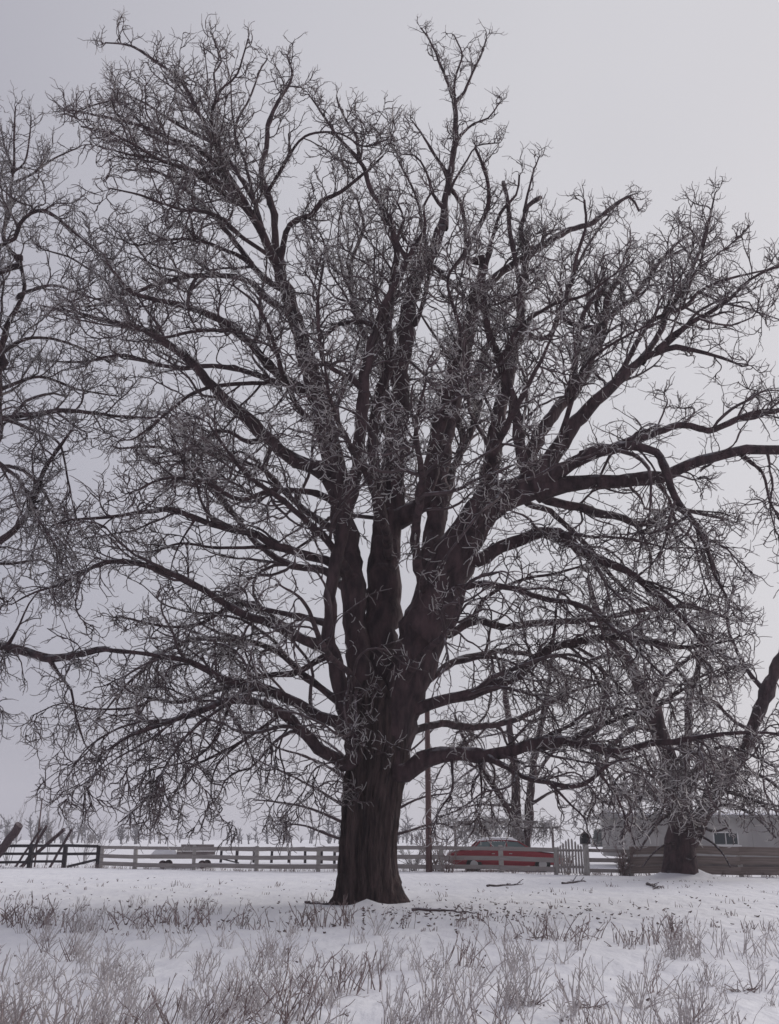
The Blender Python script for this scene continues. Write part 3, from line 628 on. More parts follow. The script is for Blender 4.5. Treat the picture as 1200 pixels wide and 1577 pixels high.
# ---- twin-stemmed tree beyond the car
g = gpt(805, 1333); yc = 60.0
P = at(806, 1290, yc)
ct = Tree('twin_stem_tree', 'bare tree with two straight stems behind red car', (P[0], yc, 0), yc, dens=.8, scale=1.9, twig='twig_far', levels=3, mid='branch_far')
T = ct.limb
T('T', [(799, 1334), (797, 1265), (795, 1205), (790, 1150), (780, 1080), (775, 1020)], (22, 20, 17, 13, 7), d=-1, t0=.3)
T('G1', [(806, 1334), (813, 1265), (818, 1205), (828, 1140), (842, 1075), (850, 1010)], (20, 18, 15, 11, 6), 'T', d=1, t0=.35)
T('G2', [(797, 1270), (785, 1252), (770, 1226), (745, 1187), (720, 1150), (700, 1100)], (14, 11, 5), 'T', d=-4)
T('G3', [(818, 1205), (850, 1160), (890, 1130), (930, 1110)], (10, 4), 'G1', d=4)
T('G4', [(796, 1240), (765, 1240), (730, 1240), (700, 1250)], (8, 3), 'T', d=3, trop=-.1)
T('G5', [(795, 1195), (760, 1170), (720, 1190), (690, 1215)], (10, 3), 'T', d=-5, trop=-.06)
T('G6', [(815, 1240), (850, 1220), (880, 1215), (900, 1235)], (8, 3), 'G1', d=-4, trop=-.08)
ct.build()

# ---- low-branched tree hidden behind the great trunk
P = at(572, 1290, 52.0)
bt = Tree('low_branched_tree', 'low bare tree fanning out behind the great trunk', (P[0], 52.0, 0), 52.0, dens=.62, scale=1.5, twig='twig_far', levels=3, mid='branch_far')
T = bt.limb
T('T', [(572, 1341), (570, 1300), (568, 1250), (566, 1200), (560, 1140), (556, 1090)], (30, 24, 20, 14, 6), d=0, t0=.35)
for k, (path, dd) in enumerate((([(568, 1285), (520, 1262), (470, 1243), (420, 1234), (392, 1232)], -2), ([(567, 1265), (510, 1228), (460, 1200), (412, 1178), (396, 1170)], 2),
        ([(566, 1230), (520, 1190), (470, 1165), (425, 1150), (405, 1130)], -3), ([(566, 1210), (525, 1160), (480, 1130), (450, 1110)], 3), ([(569, 1300), (520, 1290), (470, 1272), (430, 1270)], -1),
        ([(569, 1275), (610, 1248), (650, 1228), (690, 1222)], -2), ([(568, 1250), (610, 1210), (660, 1180), (700, 1165)], 2), ([(569, 1295), (620, 1282), (670, 1268), (700, 1275)], -2), ([(566, 1220), (600, 1180), (640, 1150), (670, 1120)], -3))):
    T('H%d' % k, path, (9, 3), 'T', d=dd, trop=-.02 if k < 5 else -.04, lf=.9)
bt.build()

# ------------------------------------------------------------------ fences
def fence_y(px):                                # the fence line bends a little: base pixel by photo x
    return np.interp(px, (-150, 0, 155, 490, 773, 903, 1142, 1320), (1336, 1337, 1337, 1342, 1345, 1348.5, 1350, 1352))
def fp(px): return gpt(px, float(fence_y(px)))
CUBE = {}
def unit_box(m):
    if m not in CUBE: CUBE[m] = MB().box((0, 0, 0), (1, 1, 1), bevel=.0).mesh('board', M[m])
    return CUBE[m]
def board(root, rbase, A, B, za, zb, hgt, m, off, thick=.035, name='board'):
    """a board from post A to post B (ground points), nailed on at heights za, zb"""
    a = Vector((A[0], A[1], A[2] + za)); b = Vector((B[0], B[1], B[2] + zb)); d = b - a
    o = link(name, unit_box(m), root)
    rz = math.atan2(d.y, d.x); nrm = Vector((math.sin(rz), -math.cos(rz), 0))
    o.location = (a + b) / 2 + nrm * off - Vector(rbase)
    o.rotation_euler = (random.uniform(-.04, .04), -math.asin(d.z / d.length), rz)
    o.scale = (d.length * random.uniform(1.0, 1.012), thick, hgt * random.uniform(.92, 1.06))
    return o
POSTM = {}
def post(root, rbase, A, h, w, m, name='post'):
    if m not in POSTM:
        POSTM[m] = MB().loft([[(-.5, -.5, 0), (.5, -.5, 0), (.5, .5, 0), (-.5, .5, 0)], [(-.48, -.5, .96), (.48, -.5, .96), (.48, .5, .96), (-.48, .5, .96)], [(-.36, -.36, 1), (.36, -.36, 1), (.36, .36, 1), (-.36, .36, 1)]]).mesh('post', M[m])
    o = link(name, POSTM[m], root); o.location = (A[0] - rbase[0], A[1] - rbase[1], A[2] - .12 - rbase[2])
    o.rotation_euler = (random.uniform(-.02, .02), random.uniform(-.025, .025), random.uniform(-.2, .2))
    o.scale = (w, w, h + .12)
    return o
def fence(label, posts, m, pm, heights, hgt, postw, posth, mats=None, cat='fence', name='board_fence', fpf=fp, skip=()):
    A = [fpf(p) for p in posts]; base = tuple(A[0]); r = empty(name, base); tag(r, label, cat, 'fences around the pasture')
    for i, a in enumerate(A): post(r, base, a, posth * random.uniform(.97, 1.04), postw, pm)
    for i in range(len(A) - 1):
        for j, hh in enumerate(heights):
            if (i, j) in skip: continue
            board(r, base, A[i], A[i + 1], hh + random.uniform(-.03, .03), hh + random.uniform(-.03, .03), hgt[j], m, postw * .5 + .02)
    return r, base, A
r, base, A = fence('dark three rail fence with short gate at left end', (-120, -62, 45, 98, 150), 'board_dark', 'board_dark', (1.10, .70, .30), (.14, .14, .13), .21, 1.14, skip=((3, 2),))
board(r, base, fp(104), fp(149), .05, .42, .12, 'board_dark', .13, name='brace')
fence('weathered grey board fence running from dark gate past the great trunk', (155, 208, 298, 395, 490, 585, 680, 773, 857), 'board', 'post', (1.01, .61, .21), (.165, .19, .20), .18, 1.14)
fence('weathered grey fence between mailbox post and dark shrub', (904, 972), 'board', 'post', (.98, .60, .20), (.14, .16, .14), .17, 1.06, name='fence_section')
fence('brown board fence in front of pale house', (972.5, 1060, 1142, 1230, 1320), 'board_brown', 'post', (1.0, .62, .24), (.33, .30, .30), .17, 1.08, name='house_fence')
# second fence on the far side of the lane
def fp2(px): return gpt(px, float(np.interp(px, (200, 560), (1328, 1331))))
fence('low pale fence with short posts beyond the grey board fence', (340, 364, 391, 418, 445, 470, 495, 515, 540), 'board', 'board_dark', (.80, .30), (.24, .20), .16, .9, name='lane_fence', fpf=fp2)

# picket gate with arched top
a, b = fp(858), fp(902); base = tuple((a + b) / 2); rz = math.atan2(b[1] - a[1], b[0] - a[0]); wg = float(np.hypot(*(b - a)[:2]))
gt = empty('picket_gate', base, rz); tag(gt, 'small arched picket gate between grey fence and mailbox post', 'gate')
npk = 9
for i in range(npk):
    x = -wg / 2 + wg * (i + .8) / (npk + .6); hh = 1.12 + .34 * math.exp(-((x - .02) / .38) ** 2) + random.uniform(-.03, .03)
    mb = MB(); w2 = .042
    mb.loft([[(-w2, -.012, .06), (w2, -.012, .06), (w2, .012, .06), (-w2, .012, .06)], [(-w2, -.012, hh - .07), (w2, -.012, hh - .07), (w2, .012, hh - .07), (-w2, .012, hh - .07)], [(-.006, -.012, hh), (.006, -.012, hh), (.006, .012, hh), (-.006, .012, hh)]])
    mb.build('picket', M['board'], gt, (x, -.03, 0), (0, random.uniform(-.02, .02), 0))
for z in (.32, .98): MB().box((0, .004, z), (wg * .94, .035, .09)).build('rail', M['board'], gt)
for x in (-.2, .22): MB().box((x, -.005, 0), (.1, .02, .1)).build('hinge', M['black'], gt, (0, .04, .98 if x < 0 else .32))

# mailbox on its post
g = fp(903.5); mbx = empty('mailbox', (g[0], g[1] - .14, g[2])); tag(mbx, 'dark round topped mailbox on thick pale post beside picket gate', 'mailbox')
MB().box((0, 0, .55), (.22, .22, 1.34), bevel=.012).build('post', M['post'], mbx)
MB().box((0, -.02, 1.235), (.40, .5, .035)).build('shelf', M['board'], mbx)
n = 10; arc = [(-.18, .0)] + [(-.18 * math.cos(math.pi * k / n), .22 + .2 * math.sin(math.pi * k / n)) for k in range(n + 1)] + [(.18, .0)]
sh = MB().loft([[(x, -.28, z) for x, z in arc], [(x, .24, z) for x, z in arc]]).build('shell', M['black'], mbx, (0, 0, 1.254))
MB().loft([[(x * .9, -.292, .02 + z * .92) for x, z in arc], [(x * .9, -.281, .02 + z * .92) for x, z in arc]]).build('door', M['black'], mbx, (0, 0, 1.254))
MB().box((.195, -.05, .22), (.012, .05, .24)).build('flag', M['tail'], mbx, (0, 0, 1.254))

# ------------------------------------------------------------------ house
yh = 55.0
def hx(px): return at(px, 1300, yh)[0]
x0, x1 = hx(966), hx(1420); ztop = at(1100, 1259, yh)[2]
hs = empty('house', ((x0 + x1) / 2, yh, 0)); tag(hs, 'long low pale grey house with small window behind brown fence', 'house')
wd = x1 - x0
wb = MB(); wx = hx(1119) - (x0 + x1) / 2; ww_, wz0, wz1 = hx(1139) - hx(1100), at(1100, 1302, yh)[2], at(1100, 1281, yh)[2]
for (xa, xb, za, zb) in ((-wd / 2, wx - ww_ / 2, .5, ztop), (wx + ww_ / 2, wd / 2, .5, ztop), (wx - ww_ / 2, wx + ww_ / 2, .5, wz0), (wx - ww_ / 2, wx + ww_ / 2, wz1, ztop)):
    wb.box(((xa + xb) / 2, .1, (za + zb) / 2), (xb - xa, .2, zb - za))
wb.box((-wd / 2 + .1, 3.2, (.5 + ztop) / 2), (.2, 6.0, ztop - .5)); wb.box((wd / 2 - .1, 3.2, (.5 + ztop) / 2), (.2, 6.0, ztop - .5)); wb.box((0, 6.3, (.5 + ztop) / 2), (wd, .2, ztop - .5))
wall = wb.build('wall', M['house'], hs)
for k in range(int(wd / 1.22)):
    xk = -wd / 2 + .6 + k * 1.22
    if abs(xk - wx) < ww_ / 2 + .05: continue
    MB().box((xk, -.012, (.52 + ztop) / 2), (.045, .024, ztop - .54)).build('batten', M['house'], wall)
MB().box((0, .12, .2), (wd - .06, .12, .6)).build('skirting', M['skirt'], hs)
ro = MB().loft([[(-wd / 2 - .45, -.45, ztop), (-wd / 2 - .45, 6.9, ztop), (-wd / 2 - .45, 6.9, ztop + .12), (-wd / 2 - .45, 3.2, ztop + .42), (-wd / 2 - .45, -.45, ztop + .12)], [(wd / 2 + .45, -.45, ztop), (wd / 2 + .45, 6.9, ztop), (wd / 2 + .45, 6.9, ztop + .12), (wd / 2 + .45, 3.2, ztop + .42), (wd / 2 + .45, -.45, ztop + .12)]]).build('roof', M['roof'], hs)
MB().loft([[(-wd / 2 - .42, -.43, ztop + .125), (-wd / 2 - .42, 3.2, ztop + .425), (-wd / 2 - .42, 3.2, ztop + .51), (-wd / 2 - .42, -.40, ztop + .20)], [(wd / 2 + .42, -.43, ztop + .125), (wd / 2 + .42, 3.2, ztop + .425), (wd / 2 + .42, 3.2, ztop + .51), (wd / 2 + .42, -.40, ztop + .20)]]).build('roof_snow', M['snow_cap'], ro)
wn = MB().box((wx, .05, wz1 - .03), (ww_, .1, .06)).box((wx, .05, wz0 + .03), (ww_, .1, .06)).box((wx - ww_ / 2 + .03, .05, (wz0 + wz1) / 2), (.06, .1, wz1 - wz0 - .12)).box((wx + ww_ / 2 - .03, .05, (wz0 + wz1) / 2), (.06, .1, wz1 - wz0 - .12)).box((wx, .055, (wz0 + wz1) / 2), (.04, .08, wz1 - wz0 - .12)).build('window', M['white'], hs)
for s_ in (-1, 1): MB().box((wx + s_ * ww_ / 4, .07, (wz0 + wz1) / 2), (ww_ / 2 - .09, .012, wz1 - wz0 - .124)).build('pane', M['glass'], wn)
MB().box((wx, -.06, wz0 - .02), (ww_ + .16, .16, .07)).build('sill', M['white'], wn)

# ------------------------------------------------------------------ the red car
ycar = float(fp(775)[1]) + 2.6
P = at(778, 1330, ycar)
car = empty('parked_car', (P[0], ycar, 0), math.radians(1.5)); tag(car, 'red sedan with snow on roof and bonnet behind grey fence', 'car')
st = [(-2.62, .42, .70, .74), (-2.58, .36, .84, .80), (-2.3, .30, .93, .86), (-1.5, .28, .97, .90), (-.4, .26, .96, .91), (.9, .26, .96, .91), (1.5, .28, .88, .90), (2.2, .30, .80, .86), (2.52, .34, .73, .82), (2.60, .42, .64, .76)]
rings = []
for x, zb, zt, w in st:
    rings.append([(x, -w * .86, zb), (x, w * .86, zb), (x, w, zb + .18), (x, w * 1.01, zt - .16), (x, w * .95, zt - .03), (x, w * .6, zt + .015), (x, -w * .6, zt + .015), (x, -w * .95, zt - .03), (x, -w * 1.01, zt - .16), (x, -w, zb + .18)])
MB().loft(rings).build('body', M['red'], car, smooth=False)
cab = [(-1.62, .955), (-1.22, 1.36), (-.6, 1.40), (.1, 1.395), (.52, 1.35), (1.18, .945)]
def cabw(z): return .86 - .24 * (z - .94) / .46
rf = MB().loft([[(x, -cabw(z), z) for x, z in cab[1:5]] + [(x, -cabw(z) + .02, z - .05) for x, z in cab[4:0:-1]], [(x, 0, z + .035) for x, z in cab[1:5]] + [(x, 0, z - .02) for x, z in cab[4:0:-1]], [(x, cabw(z), z) for x, z in cab[1:5]] + [(x, cabw(z) - .02, z - .05) for x, z in cab[4:0:-1]]]).build('roof', M['red'], car)
for s_ in (-1, 1):
    def pt(x, z, o=0): return (x, s_ * (cabw(z) - o), z)
    pil = [((-1.62, .955), (-1.22, 1.36)), ((-.75, .955), (-.72, 1.37)), ((.02, .955), (-.02, 1.37)), ((1.18, .945), (.52, 1.35))]
    for (a0, b0) in pil: MB().bar(pt(*a0), pt(*b0), .035, .03, 6).build('pillar', M['red'], car)
    for (a0, b0), (a1, b1) in zip(pil[:-1], pil[1:]):
        q_ = [pt(a0[0] + .03, a0[1], .01), pt(a1[0] - .03, a1[1], .01), pt(b1[0] - .02, b1[1] - .04, .01), pt(b0[0] + .02, b0[1] - .04, .01)]
        MB().loft([q_, [(x, y - s_ * .012, z) for x, y, z in q_]]).build('side_window', M['car_glass'], car)
    for xd, wdoor in ((-.37, .78), (.45, .84)):
        dr = MB().box((xd, s_ * .918, .66), (wdoor, .012, .5), bevel=.004).build('door', M['red'], car)
        MB().box((xd - wdoor * .36, s_ * .933, .80), (.14, .02, .03)).build('handle', M['chrome'], dr)
    for xw in (-1.55, 1.62):
        wh = MB().bar((xw, s_ * .70, .33), (xw, s_ * .895, .33), .33, .33, 24).build('wheel', M['tyre'], car)
        MB().bar((xw, s_ * .89, .33), (xw, s_ * .905, .33), .19, .17, 18).build('rim', M['chrome'], wh)
        MB().bar((xw, s_ * .60, .33), (xw, s_ * .885, .33), .36, .36, 24).build('wheel_arch', M['black'], car)
    MB().box((2.575, s_ * .6, .66), (.06, .34, .13), bevel=.01).build('headlight', M['lamp'], car)
    MB().box((-2.60, s_ * .62, .70), (.05, .30, .14), bevel=.01).build('tail_light', M['tail'], car)
    MB().box((.95, s_ * .98, 1.0), (.1, .14, .1), bevel=.02).build('mirror', M['red'], car)
for nm, lo_, hi_ in (('windscreen', cab[5], cab[4]), ('rear_window', cab[0], cab[1])):
    q_ = [(lo_[0], -cabw(lo_[1]) + .06, lo_[1]), (lo_[0], cabw(lo_[1]) - .06, lo_[1]), (hi_[0], cabw(hi_[1]) - .06, hi_[1] - .03), (hi_[0], -cabw(hi_[1]) + .06, hi_[1] - .03)]
    MB().loft([q_, [(x, y, z - .015) for x, y, z in q_]]).build(nm, M['car_glass'], car)
MB().box((2.63, 0, .48), (.12, 1.66, .14), bevel=.03).build('bumper', M['chrome'], car)
MB().box((-2.66, 0, .50), (.12, 1.66, .14), bevel=.03).build('bumper', M['chrome'], car)
def snow_slab(name, parent, xs, w, zf, th):
    rg = []
    for i, x in enumerate(xs):
        e = .35 if i in (0, len(xs) - 1) else 1; z = zf(x)
        rg.append([(x, -w, z), (x, w, z), (x, w * .93, z + th * e * .8), (x, w * .4, z + th * e * random.uniform(.9, 1.1)), (x, -w * .4, z + th * e * random.uniform(.9, 1.1)), (x, -w * .93, z + th * e * .8)])
    MB().loft(rg).build(name, M['snow_cap'], parent, smooth=False)
snow_slab('roof_snow', car, np.linspace(-1.25, .55, 9), .60, lambda x: float(np.interp(x, [c[0] for c in cab], [c[1] for c in cab])) + .004, .125)
snow_slab('bonnet_snow', car, np.linspace(1.1, 2.5, 8), .80, lambda x: float(np.interp(x, [s_[0] for s_ in st], [s_[2] for s_ in st])) + .018, .10)
snow_slab('boot_snow', car, np.linspace(-2.5, -1.7, 6), .72, lambda x: float(np.interp(x, [s_[0] for s_ in st], [s_[2] for s_ in st])) + .018, .06)

# ------------------------------------------------------------------ arbor behind the car, utility pole and wire
ya = 55.0
A0, A1 = at(692, 1266, ya), at(862, 1272, ya)
ab = empty('timber_arbor', ((A0[0] + A1[0]) / 2, ya, 0)); tag(ab, 'low rustic timber arbor with icy vines behind red car', 'arbor')
w_ = A1[0] - A0[0]; ztop_ = A0[2]
MB().box((-.4, -.5, ztop_), (w_ * .72, .11, .12)).build('beam', M['wagon'], ab)
MB().box((w_ * .33, -.2, ztop_ - .28), (w_ * .33, .10, .11)).build('beam', M['wagon'], ab)
for px in (700, 743, 797, 850):
    X_ = at(px, 1280, ya)[0] - (A0[0] + A1[0]) / 2; zt_ = (ztop_ if px < 800 else ztop_ - .28) - (.06 if px < 800 else .055)
    MB().box((X_, -.5 if px < 800 else -.2, zt_ / 2 - .1), (.24 if px == 743 else .11, .12, zt_ + .2)).build('post', M['log'] if px == 743 else M['wagon'], ab)
MB().bar((-.15, -.6, .5), (.5, -.6, ztop_ - .07), .05, .05, 6).build('brace', M['wagon'], ab)
nv_ = 150
p0 = np.stack((rng.uniform(-w_ / 2, w_ / 2 * .95, nv_), rng.uniform(-.9, .2, nv_), np.full(nv_, ztop_ + .06) + rng.uniform(-.2, .08, nv_)), -1)
d0 = np.stack((rng.normal(0, .6, nv_), rng.normal(0, .3, nv_), rng.uniform(-.6, .5, nv_)), -1)
ln_ = rng.uniform(.5, 1.6, nv_); P1 = grow(p0, d0, ln_, 7, .4, np.full(nv_, -.2)); V1, Q1 = tubes(P1, np.repeat(np.linspace(.022, .014, 8)[None], nv_, 0), 3)
par, p, d, t = spawn(P1, ln_, .16, .05, (30, 75), 1, 1); l4 = rng.uniform(.15, .45, len(t)); P2 = grow(p, d, l4, 4, .5, np.full(len(t), -.12)); V2, Q2 = tubes(P2, np.repeat(np.linspace(.017, .012, 5)[None], len(t), 0), 3)
vo = link('vines', np_mesh('vines', np.vstack((V1.reshape(-1, 3), V2.reshape(-1, 3))), np.vstack((Q1.reshape(-1, 4), Q2.reshape(-1, 4) + V1.size // 3)), M['twig_far']), ab); vo['kind'] = 'stuff'

g = gpt(661, 1344)
zp = at(661, 1085, float(g[1]))[2]
up = empty('utility_pole', (g[0], g[1], g[2])); tag(up, 'reddish brown wooden pole standing at the fence beside great trunk', 'pole')
MB().bar((0, 0, -.2), (0, 0, zp), .145, .115, 12).build('shaft', M['pole'], up, smooth=False)
MB().bar((-.16, -.02, zp - .2), (.02, -.02, zp - .2), .03, .03, 8).build('insulator', M['lamp'], up)
Pa, Pb, Pm = at(-420, 1060, 62), np.array((g[0] - .16, g[1] - .02, zp - .2)), None
pts = []
for t in np.linspace(0, 1, 40):
    p = Pa * (1 - t) + Pb * t; p = p.copy(); p[2] -= 4 * 1.45 * t * (1 - t); pts.append(p)
pts = np.array(pts); V1, Q1 = tubes(pts[None] - Pa, np.full((1, 40), .014), 5)
wo = link('overhead_wire', np_mesh('overhead_wire', V1.reshape(-1, 3), Q1.reshape(-1, 4), M['wire']), None, Pa); tag(wo, 'thin overhead wire sagging across sky at left of great tree', 'wire')
# ------------------------------------------------------------------ things around the dark fence
def leaning(label, px0, py0, px1, py1, Y, w, name='leaning_log', m='log', cat='log'):
    a = at(px0, py0, Y + .3); b = at(px1, py1, Y - .2); a = a + (a - b) / max(1e-6, (b[2] - a[2])) * (a[2] + .05)
    r_ = .5 * w * mpp(b); n = 7; ts = np.linspace(0, 1, n); P_ = np.array([a * (1 - t) + b * t for t in ts]) - a; P_[1:-1] += rng.normal(0, r_ * .12, (n - 2, 3))
    mb = MB(); d = Vector(b - a); qt = d.to_track_quat('Z', 'Y'); rgs = []
    for i in range(n):
        rgs.append([tuple(Vector(P_[i]) + qt @ Vector((r_ * (1 + .06 * math.sin(3 * 6.28 * k / 10 + i)) * math.cos(6.283 * k / 10), r_ * math.sin(6.283 * k / 10), 0))) for k in range(10)])
    o = mb.loft(rgs).build(name, M[m], None, a, smooth=False); tag(o, label, cat, 'timbers leaning on the dark fence'); return o
yf = float(fp(40)[1])
leaning('thick dark log leaning over dark fence at left picture edge', 0, 1312, 30, 1270, yf - .6, 13)
leaning('thin dark stake leaning steeply, leftmost behind the first dark post', 50, 1296, 64, 1275, yf + 1.2, 3.5, 'leaning_stake', cat='stake')
leaning('dark stake beside the thin bare pole, crossing a sapling', 58, 1296, 72, 1272, yf + 1.0, 4.5, 'leaning_stake', cat='stake')
leaning('broad dark board leaning far over above dark fence', 75, 1298, 99, 1277, yf + .9, 5.5, 'leaning_stake', cat='stake')
leaning('forked dark stake leaning near the second dark post', 100, 1296, 111, 1277, yf + .9, 4, 'leaning_stake', cat='stake')
a = at(53, 1338, yf + 2.5); b = at(54, 1229, yf + 2.5)
bp = MB().bar((0, 0, -.1), (0.02, 0, b[2]), .05, .035, 8).build('thin_pole', M['pole'], None, (a[0], yf + 2.5, 0)); tag(bp, 'thin upright bare pole rising above dark fence', 'pole')

# farm wagon behind the grey fence
yw = float(fp(290)[1]) + 2.2
xa, xb = at(236, 1320, yw)[0], at(336, 1320, yw)[0]; wl = xb - xa
wg_ = empty('farm_wagon', ((xa + xb) / 2, yw, 0)); tag(wg_, 'low brown flatbed wagon with snow heap behind grey board fence', 'wagon')
MB().box((0, 0, .55), (wl, 1.6, .12)).build('deck', M['wagon'], wg_)
MB().box((0, -.8, .56), (wl - .06, .05, .17)).build('side_board', M['wagon'], wg_)
for z in (.75, .94): MB().box((wl * .2, -.8, z), (wl * .58, .05, .17)).build('side_board', M['wagon'], wg_)
MB().box((wl * .22, -.82, 1.11), (wl * .5, .06, .12)).build('side_board', M['wagon'], wg_)
for x in (-wl * .3, wl * .3):
    for y in (-.72, .72):
        w2 = MB().bar((x, y - .08, .2), (x, y + .08, .2), .2, .2, 18).build('wheel', M['log'], wg_); MB().bar((x, y - .09, .2), (x, y + .09, .2), .10, .10, 12).build('rim', M['wagon'], w2)
MB().bar((wl / 2, 0, .5), (wl / 2 + 1.1, 0, .25), .04, .04, 6).build('drawbar', M['black'], wg_)
rg = []
for x, h in ((-wl / 2 - .02, .05), (-wl / 2 + .22, .34), (-wl / 2 + .8, .42), (-wl / 2 + 1.25, .36), (-wl / 2 + 1.42, .06)):
    rg.append([(x, -.74, .62), (x, .7, .62), (x, .62, .62 + h * .8), (x, .1, .63 + h), (x, -.62, .62 + h * .85)])
MB().loft(rg).build('snow_heap', M['snow_cap'], wg_)

# ------------------------------------------------------------------ shrubs and saplings
def shrub(name, label, P, hgt, n, lean, mt, spread, cat='shrub', group=None, seg=6, tw=.16, rad=.02, sub=True, arch=0.0):
    r_ = empty(name, P); tag(r_, label, cat, group)
    p0 = np.stack((rng.normal(0, spread * .25, n), rng.normal(0, spread * .25, n), np.full(n, -.03)), -1)
    d0 = np.stack((rng.normal(lean, spread, n), rng.normal(0, spread, n), np.ones(n)), -1); ln_ = hgt * rng.uniform(.55, 1.1, n)
    P1 = grow(p0, d0, ln_, seg, .16, np.full(n, -arch)); V1, Q1 = tubes(P1, np.repeat(np.linspace(rad, rad * .5, seg + 1)[None], n, 0), 4)
    o = link('stems', np_mesh('stems', V1.reshape(-1, 3), Q1.reshape(-1, 4), M[mt]), r_); o['kind'] = 'stuff'
    if sub:
        par, p, d, t = spawn(P1, ln_, tw, .2, (20, 50), 1, 1); l4 = hgt * rng.uniform(.10, .26, len(t)); P2 = grow(p, d, l4, 4, .28, np.full(len(t), .06))
        V2, Q2 = tubes(P2, np.repeat(np.linspace(rad * .55, rad * .4, 5)[None], len(t), 0), 3)
        o2 = link('twigs', np_mesh('twigs', V2.reshape(-1, 3), Q2.reshape(-1, 4), M[mt]), o); o2['kind'] = 'stuff'
    return r_
G = 'bare saplings beyond the fences'
def sap(label, px, py, topy, Y, n, lean, spread, mt='twig_far', rad=.022, tw=.3):
    b_ = at(px, 1320, Y); h_ = at(px, topy, Y)[2]
    shrub('bare_sapling', label, (b_[0], Y, 0), h_, n, lean, mt, spread, 'sapling', G, rad=rad, tw=tw)
sap('icy sapling spreading behind the thick leaning log', 12, 1338, 1236, 60, 7, .05, .28)
sap('tall thin sapling just right of the thin bare pole', 72, 1338, 1226, 61, 3, .05, .10)
sap('pale bushy sapling above end of dark fence', 128, 1336, 1240, 63, 9, .15, .30)
sap('sapling leaning right above joint of dark and grey fence', 148, 1336, 1258, 66, 6, .5, .25)
sap('small crooked sapling rising over grey fence left of great trunk', 366, 1336, 1262, 62, 2, .05, .15, 'branch')
sap('slim dark forked sapling over grey fence nearest to great trunk', 447, 1336, 1268, 60, 2, .02, .12, 'branch')
sap('thin bent sapling between the two over grey fence', 385, 1336, 1278, 61, 2, .4, .15)
g = fp(690); shrub('rusty_shrub', 'small rusty red shrub in front of grey fence by red car', (g[0], g[1] - .7, 0), 1.15, 10, .0, 'twig_rust', .35, tw=.13)
g = fp(672); shrub('icy_bush', 'round icy bush against grey fence beside wooden pole', (g[0], g[1] + .9, 0), 1.9, 26, .0, 'twig_rust', .5, tw=.16)
g = fp(640); shrub('icy_bush', 'low icy bush behind grey fence between great trunk and wooden pole', (g[0], g[1] + 1.2, 0), 1.5, 20, .0, 'twig_far', .5, tw=.17)
g = fp(961); shrub('dark_shrub', 'dark dense shrub at corner of brown fence', (g[0], g[1] - .1, 0), 1.15, 30, .05, 'weed_brown', .38, tw=.12)
g = fp(850); shrub('icy_bush', 'icy bush behind bonnet end of red car', (g[0] - .9, ya + 1.5, 0), 2.6, 22, .1, 'twig_far', .4, tw=.2)
g = fp(878); shrub('rusty_shrub', 'small brown shrub behind picket gate', (g[0], g[1] + .8, 0), 1.0, 14, .0, 'twig_rust', .3, tw=.12)

# ------------------------------------------------------------------ far wood on the horizon
n = 230
fx = np.repeat(rng.uniform(-190, 190, 23), 10) + rng.normal(0, 1, n) * rng.uniform(2, 14, n); fy = rng.uniform(240, 330, n); fh = (1.4 + 5.5 * rng.uniform(0, 1, n) ** 2.2) * np.where(np.sin(fx * .05 + 1) > .1, 1.15, .8)
VV, QQ, nv = [], [], 0
p0 = np.stack((fx, fy, np.zeros(n)), -1); d0 = np.tile((0, 0, 1.0), (n, 1)); P1 = grow(p0, d0, fh * .8, 4, .1, np.zeros(n)); V1, Q1 = tubes(P1, np.repeat(np.linspace(.25, .1, 5)[None], n, 0), 3)
VV.append(V1.reshape(-1, 3)); QQ.append(Q1.reshape(-1, 4)); nv += V1.size // 3
par, p, d, t = spawn(P1, fh, .5, .1, (25, 65), 1, 1); l2 = fh[par] * rng.uniform(.15, .4, len(t)); P2 = grow(p, d, l2, 4, .3, np.full(len(t), .1)); V2, Q2 = tubes(P2, np.repeat(np.linspace(.16, .09, 5)[None], len(t), 0), 3)
VV.append(V2.reshape(-1, 3)); QQ.append(Q2.reshape(-1, 4) + nv); nv += V2.size // 3
par, p, d, t = spawn(P2, l2, .6, .1, (25, 65), 1, 1); P3 = grow(p, d, rng.uniform(.5, 1.3, len(t)), 2, .3, np.full(len(t), .1)); V3, Q3 = tubes(P3, np.repeat(np.linspace(.11, .08, 3)[None], len(t), 0), 3)
VV.append(V3.reshape(-1, 3)); QQ.append(Q3.reshape(-1, 4) + nv)
fw = link('treeline', np_mesh('treeline', np.vstack(VV), np.vstack(QQ), M['wood_far'])); tag(fw, 'hazy line of bare trees along the horizon', 'wood', kind='stuff')
